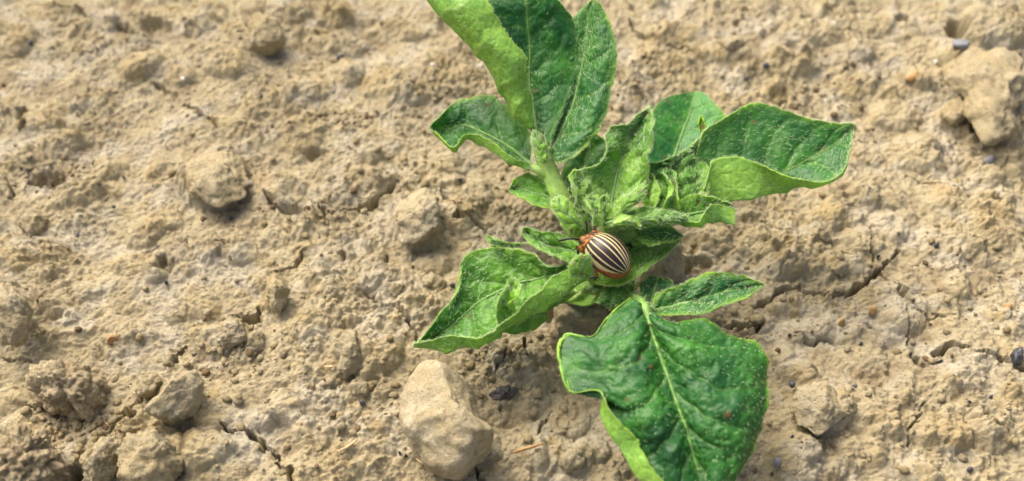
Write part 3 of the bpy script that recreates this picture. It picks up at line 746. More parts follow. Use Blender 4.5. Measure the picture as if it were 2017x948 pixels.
def leaf(rows, hr, hc, mid=None, res=(90, 70), young=0.0, seed=0, hairs=500, blister=.06, nv=5, slope=.22, thick=.018, edge=(1, 1), label=None, wave=.03, dark=1.0, rib=.035, spots=3, hl=.085, hw=None, flatrows=0, calm=(.72, 1.0)):
    """rows: base to tip, each a list of picture points across (left margin first, seen from above with the tip away)"""
    P = np.array(rows, float); nr, nc = P.shape[:2]
    hr = np.array(hr, float); hc = np.array(hc, float)
    wgt = np.sin(np.pi * (np.arange(nr) + .6) / (nr + .2)) ** .5 if hw is None else np.array(hw, float)
    hh = hr[:, None] + hc[None, :] * wgt[:, None]
    if flatrows: hh[:flatrows, -1] = hh[:flatrows, -2] + .02
    Q = at(P[..., 0], P[..., 1], hh)
    nv_, nu_ = res
    Q = spline(Q, nv_)
    # even arc length across
    Q = np.transpose(spline(np.transpose(Q, (1, 0, 2)), nu_), (1, 0, 2))
    if mid is None: mid = (nc - 1) / 2
    cu = np.linspace(0, nc - 1, nu_)
    u = np.where(cu < mid, (cu - mid) / mid, (cu - mid) / (nc - 1 - mid)); v = np.linspace(0, 1, nv_)
    UU, VV = np.meshgrid(u, v)
    def normals(Q):
        du = np.gradient(Q, axis=1); dv = np.gradient(Q, axis=0)
        n = np.cross(du, dv); return n / (np.linalg.norm(n, axis=2)[..., None] + 1e-9), dv
    Nn, dv = normals(Q)
    Lc = np.linalg.norm(np.diff(Q[:, int(mid / (nc - 1) * (nu_ - 1))], axis=0), axis=1).sum()
    au = np.abs(UU); sg = np.sign(UU)
    nz = fbm3(Q * 1.1, 3, seed); nz2 = fbm3(Q * 3.0, 3, seed + 40)
    q = (VV - slope * au ** .85 + .25 / nv * (sg > 0)) * nv + .28 * nz
    fr = q - np.floor(q); dl = np.minimum(fr, 1 - fr)
    dlc = dl / nv * Lc
    vein = np.exp(-(dlc / .022) ** 2) * np.clip(1.05 - au, 0, 1) * sstep(0, .06, au)
    # second order veins
    q2 = (au * 6 + 2.2 * fr + 1.2 * nz2); f2 = q2 - np.floor(q2); v2 = np.exp(-(np.minimum(f2, 1 - f2) / .05) ** 2) * .35 * sstep(.05, .2, dl)
    W_ = np.linalg.norm(Q[:, -1] - Q[:, 0], axis=1).max()
    jm0 = int(round(mid / (nc - 1) * (nu_ - 1)))
    ed = np.linalg.norm(np.diff(Q, axis=1), axis=2); cs = np.concatenate([np.zeros((nv_, 1)), np.cumsum(ed, axis=1)], 1)
    mdist = np.abs(cs - cs[:, jm0:jm0 + 1]); rdist = np.where(UU < 0, cs, cs[:, -1:] - cs)
    midv = np.exp(-(mdist / .04) ** 2) * np.clip(1.1 - VV * .6, 0, 1) * (rib > 0)
    fade = np.sin(np.pi * np.clip(VV, 0.02, .98)) ** .4
    bul = (np.sin(np.pi * fr) ** .8) * np.sin(np.pi * np.clip(au, 0, 1) ** .7) ** .8 * (.45 + .9 * np.clip(.5 + fbm3(Q * 1.4, 2, seed + 90), 0, 1.2))
    D = blister * fade * (bul - .35 + .75 * np.abs(nz2) + .35 * np.abs(fbm3(Q * 6, 2, seed + 60))) * (1 - .8 * sstep(calm[0], calm[1], au) * ((UU > 0) | (calm[0] > .6))) - .02 * vein
    D = D + wave * fade * sstep(.6, 1, au) * (perlin3(Q * 1.9, seed + 7) * 2.2)
    # lip of the margin
    Q = Q + Nn * D[..., None]
    dun = np.gradient(Q, axis=1); dun = dun / (np.linalg.norm(dun, axis=2)[..., None] + 1e-9)
    nick = fbm3(Q * 4.5, 3, seed + 21, .6)
    Q = Q + dun * (.045 * fade * nick * sstep(.86, 1, au) * sg)[..., None]
    Nn, dv = normals(Q)
    lip = sstep(.955, 1.0, au)
    tk = thick * (1 + .25 * lip) * np.clip(.4 + 3 * np.minimum(VV, 1 - VV), .4, 1)
    # thin at the very rim
    top = Q; bot = Q - Nn * tk[..., None]
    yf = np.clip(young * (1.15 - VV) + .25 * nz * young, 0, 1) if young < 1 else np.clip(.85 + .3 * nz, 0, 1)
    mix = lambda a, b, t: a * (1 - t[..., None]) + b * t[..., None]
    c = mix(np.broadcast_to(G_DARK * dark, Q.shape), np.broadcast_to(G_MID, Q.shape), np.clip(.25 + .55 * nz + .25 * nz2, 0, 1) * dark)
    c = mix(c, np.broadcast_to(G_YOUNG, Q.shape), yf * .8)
    c = mix(c, np.broadcast_to(G_VEIN, Q.shape), np.clip(vein * .75 + midv * .9 + v2 * .5, 0, 1))
    es = np.where(UU < 0, edge[0], edge[1])
    ev = np.exp(-(rdist / (.022 * np.clip(1 + 1.2 * nz2, .5, 1.6))) ** 2) * es * np.clip(.75 + .8 * nz, .2, .95) + np.exp(-(rdist / .10) ** 2) * .28 * es
    ev = np.maximum(ev, sstep(.975, 1, VV) * max(edge) * .8)
    c = mix(c, np.broadcast_to(G_EDGE, Q.shape), np.clip(ev, 0, 1))
    if spots:
        rs = np.random.RandomState(seed)
        for _ in range(spots):
            i, j = rs.randint(nv_ // 6, nv_ - 4), rs.randint(3, nu_ - 3); rr = rs.uniform(.025, .065)
            dd = np.linalg.norm(Q - Q[i, j], axis=2) + .03 * nz2
            c = mix(c, np.broadcast_to(np.array([.17, .10, .045]), Q.shape), (1 - sstep(rr * .5, rr, dd)) * .75)
    cb = mix(np.broadcast_to(G_UNDER, Q.shape), np.broadcast_to(np.array([.46, .64, .24]), Q.shape), np.clip(vein * 1.1 + midv + v2 * .9, 0, 1))
    cb = cb * (1 + .18 * nz2[..., None])
    cb = mix(cb, np.broadcast_to(G_EDGE, Q.shape), np.exp(-(rdist / .03) ** 2) * .8)
    n = nv_ * nu_; I = np.arange(n).reshape(nv_, nu_)
    ft = np.stack([I[:-1, :-1], I[:-1, 1:], I[1:, 1:], I[1:, :-1]], -1).reshape(-1, 4)
    fb = ft[:, ::-1] + n
    ring = np.concatenate([I[0, :], I[1:, -1], I[-1, -2::-1], I[-2:0:-1, 0]])
    r2 = np.roll(ring, -1)
    fs = np.stack([r2, ring, ring + n, r2 + n], -1)
    V = np.concatenate([top.reshape(-1, 3), bot.reshape(-1, 3)]); C = np.concatenate([c.reshape(-1, 3), cb.reshape(-1, 3)])
    lo = mesh_obj("leaf", V, np.concatenate([ft, fb, fs]), M_LEAF, parent=plant, origin=base, col=np.clip(C, 0, 1))
    if label: lo['label'] = label
    # hairs on the upper face, the rim and the underside
    if hairs:
        e1 = np.linalg.norm(np.diff(Q, axis=1), axis=2)[:-1]; e2 = np.linalg.norm(np.diff(Q, axis=0), axis=2)[:, :-1]
        w = (e1 * e2 * (.5 + np.clip(nz[:-1, :-1] + .6, 0, 2) + 1.2 * midv[:-1, :-1])).ravel(); w /= w.sum()
        k = HRS.choice(len(w), hairs, p=w); i, j = k // (nu_ - 1), k % (nu_ - 1)
        fx, fy = HRS.rand(hairs, 1), HRS.rand(hairs, 1)
        Pp = Q[i, j] * (1 - fx) + Q[i + 1, j] * fx; Pp = Pp + (Q[i, j + 1] - Q[i, j]) * fy
        T = dv[i, j]; T = T / (np.linalg.norm(T, axis=1)[:, None] + 1e-9)
        L = HRS.uniform(.5, 1.2, hairs) * hl
        m = hairs // 2
        ii = HRS.randint(0, nv_, m); sd_ = HRS.randint(0, 2, m); jj = np.where(sd_ == 0, 0, nu_ - 1); out = np.where(sd_ == 0, -1., 1.)[:, None]
        du = np.gradient(Q, axis=1)[ii, jj]; du = du / (np.linalg.norm(du, axis=1)[:, None] + 1e-9)
        P2 = Q[ii, jj] - Nn[ii, jj] * .012
        k3 = HRS.choice(len(w), m, p=w); i3, j3 = k3 // (nu_ - 1), k3 % (nu_ - 1)
        P3 = bot[i3, j3]
        Ta = np.concatenate([T, dv[ii, jj] / (np.linalg.norm(dv[ii, jj], axis=1)[:, None] + 1e-9), dv[i3, j3] / (np.linalg.norm(dv[i3, j3], axis=1)[:, None] + 1e-9)])
        hair_mesh(np.concatenate([Pp, P2, P3]), np.concatenate([Nn[i, j], du * out, -Nn[i3, j3]]), Ta,
                  np.concatenate([L, HRS.uniform(.4, 1, m) * hl * .8, HRS.uniform(.5, 1, m) * hl]), .0029, parent=lo)
    if rib:
        jm = int(round(mid / (nc - 1) * (nu_ - 1))); s = slice(0, int(nv_ * .86), 2)
        pts = Q[s, jm] + Nn[s, jm] * .004
        rad = np.linspace(rib, rib * .3, len(pts)) * (1 + .12 * HRS.normal(size=len(pts)))
        vv, ff = tube(pts, np.maximum(rad, .004), 8)
        cc = np.broadcast_to(G_VEIN * .9, vv.shape) * (1 + .1 * fbm3(vv * 6, 2)[:, None])
        mesh_obj("midrib", vv, ff, M_STEM, parent=lo, origin=base, col=cc)
    return lo

def fan(c, pts): return [c] * pts

# A1: tall leaf with its left half folded over
leaf([[(1052,250),(1048,252),(1044,256),(1049,262),(1058,270),(1070,277),(1082,284)],
      [(1048,205),(1030,215),(1012,228),(1024,228),(1050,215),(1074,222),(1102,232)],
      [(1036,163),(1010,172),(983,180),(1003,178),(1042,165),(1082,164),(1130,166)],
      [(1032,112),(990,118),(944,116),(985,114),(1043,100),(1088,97),(1138,96)],
      [(990,55),(940,57),(895,62),(940,52),(1038,45),(1085,40),(1125,37)],
      [(958,2),(900,0),(838,2),(890,-10),(1030,-5),(1070,-5),(1095,-3)],
      [(905,-70),(865,-66),(810,-60),(860,-80),(985,-80),(1020,-72),(1045,-60)],
      [(880,-120),(870,-122),(862,-124),(868,-128),(885,-135),(892,-130),(900,-122)]],
     [2.75,2.95,3.2,3.6,4.0,4.35,4.6,4.7],[.30,.42,.12,-.15,-.18,-.12,-.15], mid=4, res=(120,110), seed=1, hairs=1500, blister=.055, nv=6,
     edge=(1,.25), label="tall leaf with its left half folded over to show the pale underside")
# A2
leaf([[(1080,286),(1083,290),(1087,298),(1091,312),(1098,323)],
      [(1074,250),(1088,262),(1103,264),(1122,288),(1142,300)],
      [(1076,205),(1100,214),(1126,213),(1160,238),(1190,235)],
      [(1090,150),(1112,155),(1141,158),(1176,170),(1206,168)],
      [(1108,95),(1130,98),(1153,95),(1186,103),(1216,108)],
      [(1124,42),(1140,44),(1158,40),(1182,42),(1202,48)],
      [(1160,3),(1164,1),(1170,-5),(1174,0),(1178,5)]],
     [2.6,2.7,2.95,3.25,3.6,3.9,4.15],[-.26,-.20,-.14,.02,.04], res=(110,80), seed=2, hairs=1500, blister=.06, nv=5, edge=(.6,1), label="upright pointed leaf with a pale arched midrib")
# B
leaf([[(1040,322),(1042,338),(1044,334),(1046,324),(1046,312),(1047,300)],
      [(1010,310),(1008,325),(1008,312),(1008,293),(1024,270),(1042,256)],
      [(968,278),(972,302),(975,292),(970,270),(988,240),(1012,226)],
      [(942,266),(938,282),(945,272),(940,256),(955,220),(975,192)],
      [(914,270),(915,281),(918,268),(912,246),(918,215),(922,192)],
      [(893,290),(892,300),(890,285),(883,255),(885,230),(894,203)],
      [(862,263),(866,275),(862,265),(858,252),(858,243),(868,228)],
      [(846,255),(847,256),(847,255),(846,252),(848,248),(851,243)]],
     [2.35,2.4,2.4,2.35,2.3,2.25,2.3,2.3],[.10,-.12,-.2,-.15,.02,.12], mid=3, res=(90,70), seed=3, hairs=500, nv=4, blister=.055, young=.12, label="small wavy leaf pointing left at the top of the stem")
# C
leaf([[(1105,408),(1107,400),(1110,392),(1108,380),(1100,368)],
      [(1085,413),(1085,401),(1085,388),(1080,368),(1072,350)],
      [(1058,402),(1055,392),(1050,380),(1047,360),(1045,342)],
      [(1035,387),(1032,382),(1028,374),(1024,360),(1020,349)],
      [(1003,377),(1003,376),(1002,374),(1003,372),(1005,370)]],
     [2.0,2.05,2.05,2.0,1.95],[.1,-.02,-.08,0,.1], res=(60,50), seed=4, hairs=260, nv=3, young=.55, blister=.04, wave=.05)
# D behind the stem
leaf([[(1118,425),(1124,425),(1130,425),(1136,425),(1142,425)],
      [(1103,385),(1120,385),(1140,385),(1155,385),(1165,380)],
      [(1108,335),(1128,332),(1150,332),(1170,335),(1186,335)],
      [(1128,298),(1145,292),(1162,288),(1182,290),(1199,290)],
      [(1158,262),(1162,262),(1166,262),(1170,263),(1176,266)]],
     [1.3,1.4,1.5,1.6,1.7],[.05,0,-.08,0,.05], res=(70,56), seed=5, hairs=260, nv=4, young=.25, label="dark leaf standing behind the stem")
# E
leaf([[(1172,425),(1185,427),(1200,430),(1214,424),(1228,412)],
      [(1130,378),(1165,397),(1204,396),(1236,398),(1262,388)],
      [(1134,345),(1172,364),(1212,352),(1246,358),(1278,345)],
      [(1170,318),(1195,318),(1222,312),(1252,312),(1275,314)],
      [(1190,291),(1208,292),(1232,288),(1260,286),(1286,285)],
      [(1208,262),(1226,262),(1247,256),(1268,252),(1287,250)],
      [(1245,235),(1254,236),(1264,232),(1275,228),(1285,226)],
      [(1277,210),(1278,209),(1280,208),(1281,209),(1282,211)]],
     [2.3,2.45,2.6,2.75,2.9,3.0,3.1,3.15],[.12,0,-.12,.02,.12], res=(110,80), seed=6, hairs=1600, nv=6, young=.95, blister=.055, wave=.12, hl=.09, label="upright crinkled leaf at the heart of the plant")
# folded young lobes round the heart and along the stem
leaf([[(1142,405),(1150,402),(1160,398)],[(1130,385),(1142,380),(1156,378)],[(1128,362),(1142,362),(1158,368)],[(1134,346),(1144,350),(1158,360)],[(1148,348),(1154,354),(1162,362)]],
     [2.35,2.5,2.62,2.68,2.68],[.1,-.06,.08], res=(50,34), seed=41, hairs=260, nv=3, young=.95, wave=.12, rib=0)
leaf([[(1215,415),(1220,418),(1228,418)],[(1222,395),(1236,402),(1250,408)],[(1240,378),(1252,388),(1266,396)],[(1256,366),(1264,374),(1274,380)],[(1272,360),(1274,362),(1276,364)]],
     [2.65,2.75,2.8,2.8,2.75],[-.02,.10,-.02], res=(50,34), seed=42, hairs=320, nv=3, young=1, wave=.08, rib=0)
leaf([[(1150,472),(1160,462),(1168,448)],[(1122,458),(1138,440),(1150,424)],[(1100,432),(1114,420),(1130,408)],[(1086,408),(1098,400),(1112,392)],[(1086,396),(1092,392),(1100,386)]],
     [1.9,2.12,2.25,2.3,2.28],[.02,.10,0], res=(60,40), seed=43, hairs=500, nv=4, young=1, wave=.07, rib=.02, label="light green wing of leaf running along the stem")
leaf([[(1168,448),(1178,446),(1188,442)],[(1160,425),(1172,420),(1186,418)],[(1155,400),(1166,396),(1180,398)],[(1160,384),(1168,380),(1176,384)]],
     [2.4,2.5,2.58,2.62],[.05,-.04,.05], res=(40,28), seed=44, hairs=200, nv=3, young=.9, wave=.08, rib=0)
leaf([[(1062,318),(1070,322),(1078,318)],[(1056,300),(1068,302),(1082,302)],[(1046,278),(1062,280),(1078,284)],[(1050,258),(1060,262),(1070,268)]],
     [2.66,2.74,2.82,2.86],[.03,.08,.03], res=(40,28), seed=45, hairs=300, nv=3, young=.95, wave=.05, rib=0)
# F
leaf([[(1300,345),(1310,345),(1320,345),(1330,345),(1340,345)],
      [(1272,310),(1298,310),(1328,312),(1360,312),(1395,305)],
      [(1272,265),(1305,268),(1342,270),(1385,268),(1425,250)],
      [(1285,222),(1318,225),(1358,228),(1395,228),(1428,228)],
      [(1312,193),(1338,196),(1366,198),(1392,202),(1412,208)],
      [(1350,183),(1358,182),(1368,181),(1380,181),(1388,184)]],
     [1.0,1.1,1.25,1.35,1.4,1.35],[.15,.02,-.1,.02,.1], res=(80,70), seed=7, hairs=400, nv=4, blister=.03, edge=(.6,.6), dark=1.5, label="smooth rounded leaf at the back, out of focus")
# G
leaf([[(1373,296),(1375,325),(1377,355),(1380,388),(1382,392),(1384,392),(1386,372)],
      [(1388,258),(1398,292),(1406,340),(1415,385),(1418,392),(1420,393),(1402,318)],
      [(1432,230),(1440,268),(1450,320),(1468,370),(1472,384),(1475,387),(1455,310)],
      [(1482,203),(1492,245),(1505,300),(1520,350),(1528,372),(1532,379),(1502,324)],
      [(1540,215),(1548,250),(1556,293),(1565,330),(1570,355),(1575,372),(1555,347)],
      [(1605,236),(1608,255),(1610,280),(1614,303),(1620,335),(1626,364),(1614,357)],
      [(1648,242),(1650,253),(1652,265),(1655,277),(1660,305),(1664,336),(1660,334)],
      [(1680,244),(1681,246),(1682,248),(1683,250),(1682,258),(1679,275),(1678,276)]],
     [2.3,2.4,2.5,2.55,2.6,2.65,2.7,2.7],[.45,.2,-.05,-.25,-.28,-.25,.22], mid=3, res=(110,110), seed=8, hairs=1300, nv=6, slope=.28, blister=.045, young=.12,
     label="broad right leaf with its lower half curled up to show the pale underside", spots=6, rib=.022, hw=[.7,1,1,1,.8,.55,.3,.1])
# H: crumpled leaf between the heart and the right leaf, with two curled folds
leaf([[(1290,436),(1305,438),(1318,436),(1330,438),(1342,436),(1356,438),(1370,432)],
      [(1271,405),(1290,410),(1308,404),(1328,410),(1346,402),(1368,406),(1392,388)],
      [(1273,368),(1292,374),(1310,366),(1330,372),(1350,362),(1372,364),(1394,345)],
      [(1276,336),(1294,340),(1312,332),(1332,334),(1350,322),(1370,322),(1390,308)],
      [(1286,322),(1300,322),(1318,318),(1336,312),(1352,300),(1368,290),(1384,280)],
      [(1335,306),(1345,303),(1354,298),(1362,290),(1370,280),(1376,272),(1381,264)]],
     [2.1,2.28,2.4,2.5,2.58,2.68],[.08,-.05,.06,-.06,.07,-.04,.05], res=(100,110), seed=10, hairs=1200, nv=6, young=.6, wave=.10, blister=.08, label="crumpled bluish leaf filling the gap left of the broad right leaf")
leaf([[(1312,418),(1326,420),(1340,414)],[(1306,395),(1322,396),(1338,392)],[(1314,372),(1324,372),(1336,370)],[(1308,350),(1322,350),(1332,354)],[(1310,333),(1318,332),(1330,338)]],
     [2.4,2.5,2.55,2.6,2.6],[.12,-.08,.10], res=(60,34), seed=9, hairs=200, nv=3, young=.95, wave=.12, blister=.03, rib=.012)
leaf([[(1274,412),(1282,412),(1290,408)],[(1268,390),(1276,390),(1286,390)],[(1276,370),(1282,368),(1290,368)],[(1272,350),(1280,348),(1286,350)],[(1274,340),(1278,338),(1282,342)]],
     [2.4,2.45,2.5,2.5,2.5],[.1,-.05,.08], res=(50,26), seed=35, hairs=120, nv=3, young=.95, wave=.10, blister=.03, rib=0)
leaf([[(1380,262),(1384,262),(1389,260)],[(1376,248),(1382,248),(1390,250)],[(1378,238),(1381,238),(1386,240)],[(1380,228),(1381,227),(1382,228)]],
     [2.62,2.66,2.7,2.74],[.05,0,.05], res=(24,16), seed=31, hairs=0, nv=2, young=1, wave=0, blister=.005, rib=0, label="tiny whitish leaf tip standing up")
# H3
leaf([[(1330,402),(1331,415),(1333,426),(1336,442),(1338,430)],
      [(1358,385),(1362,400),(1366,420),(1374,448),(1374,436)],
      [(1395,388),(1394,398),(1393,416),(1398,439),(1388,414)],
      [(1425,396),(1422,402),(1420,413),(1424,438),(1410,403)],
      [(1440,403),(1442,406),(1445,418),(1447,445),(1448,412)]],
     [2.35,2.45,2.5,2.5,2.5],[.12,.02,-.1,-.12,.16], res=(70,60), seed=11, hairs=350, nv=4, young=.55, wave=.0, blister=.03, label="small leaf curled over at its tip, right of the heart")
# I
leaf([[(1185,424),(1187,438),(1190,446),(1193,456)],
      [(1230,410),(1232,426),(1235,438),(1238,452)],
      [(1275,406),(1276,424),(1278,434),(1280,446)],
      [(1320,414),(1320,426),(1321,433),(1322,442)],
      [(1352,427),(1354,428),(1355,429),(1354,431)]],
     [2.3,2.45,2.55,2.55,2.5],[-.1,.1,.1,-.1], res=(80,50), seed=12, hairs=900, nv=5, young=.95, wave=.08, label="narrow light green leaf lying across the plant above the beetle")
leaf([[(1250,442),(1252,455),(1255,470)],[(1275,445),(1277,462),(1279,482)],[(1308,448),(1307,462),(1302,478)],[(1330,455),(1328,464),(1325,474)],[(1346,464),(1346,466),(1345,468)]],
     [2.1,2.15,2.15,2.1,2.05],[.08,-.05,.1], res=(50,36), seed=13, hairs=250, nv=3, young=.3, wave=.1)
# small pale leaflets in the heart
leaf([[(1188,432),(1195,434),(1202,432)],[(1184,412),(1192,412),(1200,412)],[(1186,396),(1191,395),(1197,398)],[(1192,386),(1193,385),(1195,387)]],
     [2.45,2.55,2.62,2.68],[.08,0,.08], res=(36,24), seed=14, hairs=80, nv=2, young=.4, rib=0, wave=.03)
leaf([[(1200,445),(1208,440),(1214,434)],[(1222,445),(1226,436),(1228,426)],[(1244,444),(1246,436),(1246,428)],[(1262,452),(1263,450),(1263,448)]],
     [2.6,2.66,2.66,2.6],[-.05,.05,0], res=(36,24), seed=15, hairs=120, nv=2, young=1, rib=0, wave=.04)
leaf([[(1120,418),(1123,430),(1127,444)],[(1138,412),(1140,424),(1143,440)],[(1160,420),(1160,428),(1160,438)],[(1176,430),(1176,432),(1176,434)]],
     [2.05,2.1,2.1,2.1],[0,.05,0], res=(40,24), seed=16, hairs=160, nv=2, young=.75, rib=0, wave=.04)
# J: broad leaf on which the beetle sits
leaf([[(1150,505),(1155,520),(1160,532),(1165,545),(1172,556)],
      [(1180,478),(1190,500),(1198,522),(1205,545),(1212,566)],
      [(1215,455),(1225,480),(1235,505),(1245,530),(1252,548)],
      [(1250,442),(1262,462),(1272,482),(1282,502),(1290,516)],
      [(1285,440),(1296,455),(1304,468),(1312,480),(1318,488)],
      [(1328,452),(1332,458),(1336,464),(1338,468),(1340,472)]],
     [1.55,1.7,1.75,1.75,1.8,1.9],[.10,-.08,-.14,-.05,.16], res=(90,70), seed=17, hairs=900, nv=5, young=.95, wave=.05, blister=.05, label="broad leaf under the beetle with a light hairy lower edge")
# K
leaf([[(1148,522),(1168,548),(1163,542),(1158,536),(1152,528),(1148,520)],
      [(1090,545),(1130,568),(1118,556),(1104,540),(1096,530),(1088,524)],
      [(1062,576),(1097,594),(1072,575),(1056,550),(1056,525),(1054,502)],
      [(1030,603),(1052,622),(1030,592),(1010,562),(1008,525),(1012,490)],
      [(982,637),(1002,645),(975,615),(955,588),(945,540),(958,487)],
      [(966,652),(975,669),(945,640),(922,612),(905,580),(908,515)],
      [(918,660),(932,687),(912,660),(893,640),(885,620),(900,580)],
      [(866,666),(872,694),(862,676),(856,664),(852,652),(862,628)],
      [(814,679),(815,682),(815,681),(816,680),(817,679),(818,678)]],
     [1.75,1.75,1.7,1.6,1.45,1.3,1.15,1.0,.9],[.32,-.06,-.15,-.2,-.02,.28], mid=3, res=(130,100), seed=18, hairs=1500, nv=7, young=.6, blister=.08, wave=.06, hl=.1,
     label="long lower left leaf with turned up yellow green edge and pointed tip")
leaf([[(985,642),(1000,635),(1020,625)],[(974,612),(990,605),(1010,598)],[(985,588),(998,580),(1018,585)],[(998,565),(1010,562),(1028,568)],[(1002,550),(1011,547),(1022,552)]],
     [1.62,1.8,1.9,1.95,2.0],[.12,-.05,.14], res=(50,36), seed=19, hairs=300, nv=3, young=1, wave=.08, label="curled pale fold rising from the lower left leaf")
leaf([[(1012,492),(1015,486),(1040,482)],[(985,490),(990,484),(1005,478)],[(968,484),(972,478),(985,474)],[(958,466),(958,465),(960,464)]],
     [1.75,1.8,1.85,1.9],[.02,0,.05], res=(36,24), seed=20, hairs=160, nv=2, young=.3, rib=.015)
# L
leaf([[(1142,518),(1144,508),(1146,498),(1145,490),(1140,480)],
      [(1115,518),(1113,505),(1111,492),(1110,478),(1108,464)],
      [(1080,506),(1078,496),(1077,484),(1078,472),(1082,459)],
      [(1050,482),(1050,475),(1050,468),(1050,462),(1053,456)],
      [(1028,454),(1028,453),(1028,452),(1029,451),(1030,451)]],
     [1.95,2.0,2.05,2.05,2.1],[.05,-.02,-.1,0,.1], res=(66,50), seed=21, hairs=450, nv=4, young=.8, wave=.08, label="small crinkled leaf just left of the beetle head")
leaf([[(1150,550),(1160,546),(1170,540)],[(1126,542),(1145,530),(1166,524)],[(1121,522),(1140,512),(1166,510)],[(1132,506),(1148,501),(1164,503)]],
     [2.0,2.2,2.35,2.4],[.05,.16,0], res=(46,36), seed=22, hairs=260, nv=2, young=1, wave=.1, rib=0, label="tiny curly pale leaf touching the beetle's front")
# undergrowth
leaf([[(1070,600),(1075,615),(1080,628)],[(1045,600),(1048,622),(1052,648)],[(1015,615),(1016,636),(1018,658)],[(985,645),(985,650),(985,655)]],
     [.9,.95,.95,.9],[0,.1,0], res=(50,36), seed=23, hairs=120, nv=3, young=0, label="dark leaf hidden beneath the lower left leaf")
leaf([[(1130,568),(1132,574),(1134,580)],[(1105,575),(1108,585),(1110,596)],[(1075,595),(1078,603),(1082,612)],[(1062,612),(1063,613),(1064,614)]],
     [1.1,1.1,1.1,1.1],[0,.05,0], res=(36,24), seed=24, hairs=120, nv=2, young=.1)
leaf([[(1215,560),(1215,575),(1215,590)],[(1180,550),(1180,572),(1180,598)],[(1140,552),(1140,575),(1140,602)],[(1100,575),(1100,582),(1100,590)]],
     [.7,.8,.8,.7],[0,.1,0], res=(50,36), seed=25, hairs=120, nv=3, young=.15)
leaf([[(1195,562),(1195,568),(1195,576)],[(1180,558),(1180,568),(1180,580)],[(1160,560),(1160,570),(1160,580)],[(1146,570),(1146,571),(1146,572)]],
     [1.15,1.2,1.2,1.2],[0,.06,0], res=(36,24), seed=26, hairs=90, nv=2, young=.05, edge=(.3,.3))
# O: small leaf right below the beetle (points down)
leaf([[(1228,562),(1217,556),(1203,558)],[(1238,578),(1216,572),(1186,572)],[(1236,592),(1210,588),(1177,586)],[(1222,602),(1205,600),(1176,598)],[(1206,608),(1200,607),(1190,598)]],
     [1.45,1.5,1.5,1.45,1.4],[.02,.04,.02], res=(50,44), seed=27, hairs=200, nv=3, young=.12, rib=.02, label="small rounded leaf hanging below the beetle")
leaf([[(1192,566),(1197,566),(1202,566)],[(1193,558),(1197,558),(1200,558)],[(1195,551),(1196,551),(1197,551)]],
     [1.5,1.55,1.6],[0,.02,0], res=(16,12), seed=28, hairs=0, nv=2, young=1, rib=0, wave=0, blister=.005)
leaf([[(1225,596),(1240,598),(1250,596)],[(1222,575),(1238,575),(1252,575)],[(1224,555),(1238,552),(1252,552)],[(1234,540),(1240,538),(1246,540)]],
     [.9,1.0,1.05,1.1],[.02,0,.02], res=(40,30), seed=29, hairs=120, nv=3, young=.2, dark=1.2)
# R1, R2
leaf([[(1278,602),(1284,604),(1290,602)],[(1262,585),(1284,588),(1312,585)],[(1262,562),(1290,566),(1330,570)],[(1275,550),(1295,551),(1325,556)],[(1292,546),(1300,546),(1310,548)]],
     [1.45,1.5,1.5,1.5,1.5],[.05,-.06,.05], res=(50,44), seed=30, hairs=160, nv=3, young=.05, edge=(.5,.5), label="small round leaf behind the pointed right leaf")
leaf([[(1290,600),(1288,606),(1289,612),(1292,618)],
      [(1298,578),(1305,592),(1318,606),(1330,622)],
      [(1335,563),(1345,580),(1352,598),(1362,622)],
      [(1368,548),(1385,568),(1392,588),(1402,614)],
      [(1412,536),(1420,555),(1428,576),(1436,598)],
      [(1462,545),(1464,557),(1466,570),(1470,584)],
      [(1503,559),(1505,560),(1506,561),(1504,563)]],
     [1.75,1.8,1.85,1.85,1.8,1.75,1.7],[.10,-.02,-.10,.08], mid=2, res=(90,60), seed=32, hairs=650, nv=5, slope=.3, wave=.05, label="long pointed leaf reaching right below the beetle")
# S
leaf([[(1288,614),(1284,614),(1278,612),(1270,606),(1260,599),(1251,592),(1242,587),(1241,586)],
      [(1318,628),(1306,636),(1294,642),(1281,644),(1256,640),(1226,630),(1203,620),(1202,619)],
      [(1388,632),(1352,655),(1322,672),(1293,680),(1250,680),(1205,668),(1168,664),(1166,663)],
      [(1440,659),(1396,690),(1346,712),(1308,722),(1250,722),(1180,702),(1118,662),(1116,661)],
      [(1488,668),(1432,722),(1372,750),(1322,762),(1262,765),(1185,742),(1106,705),(1105,703)],
      [(1510,712),(1452,765),(1388,792),(1335,800),(1282,805),(1215,785),(1128,772),(1126,771)],
      [(1516,760),(1462,808),(1396,830),(1347,832),(1298,832),(1248,818),(1184,774),(1186,771)],
      [(1511,820),(1462,852),(1406,866),(1358,868),(1308,864),(1262,850),(1188,828),(1206,815)],
      [(1493,878),(1452,896),(1411,902),(1368,904),(1325,902),(1285,893),(1222,885),(1255,868)],
      [(1458,935),(1432,945),(1406,951),(1380,952),(1346,952),(1312,950),(1262,945),(1292,930)],
      [(1405,990),(1398,995),(1392,1000),(1385,1005),(1375,1003),(1362,1000),(1345,992),(1352,985)]],
     [2.1,2.15,2.15,2.1,2.05,2.0,1.95,1.85,1.7,1.55,1.35],[-.2,.06,.08,-.16,.08,.0,-.14,.14], mid=3, res=(180,160), seed=33, hairs=900, nv=5, slope=.42, blister=.09, dark=.78, wave=.05,
     label="largest leaf, broad and glossy, at the bottom", spots=11, flatrows=6, calm=(.42, .72), rib=.042, hl=.06)

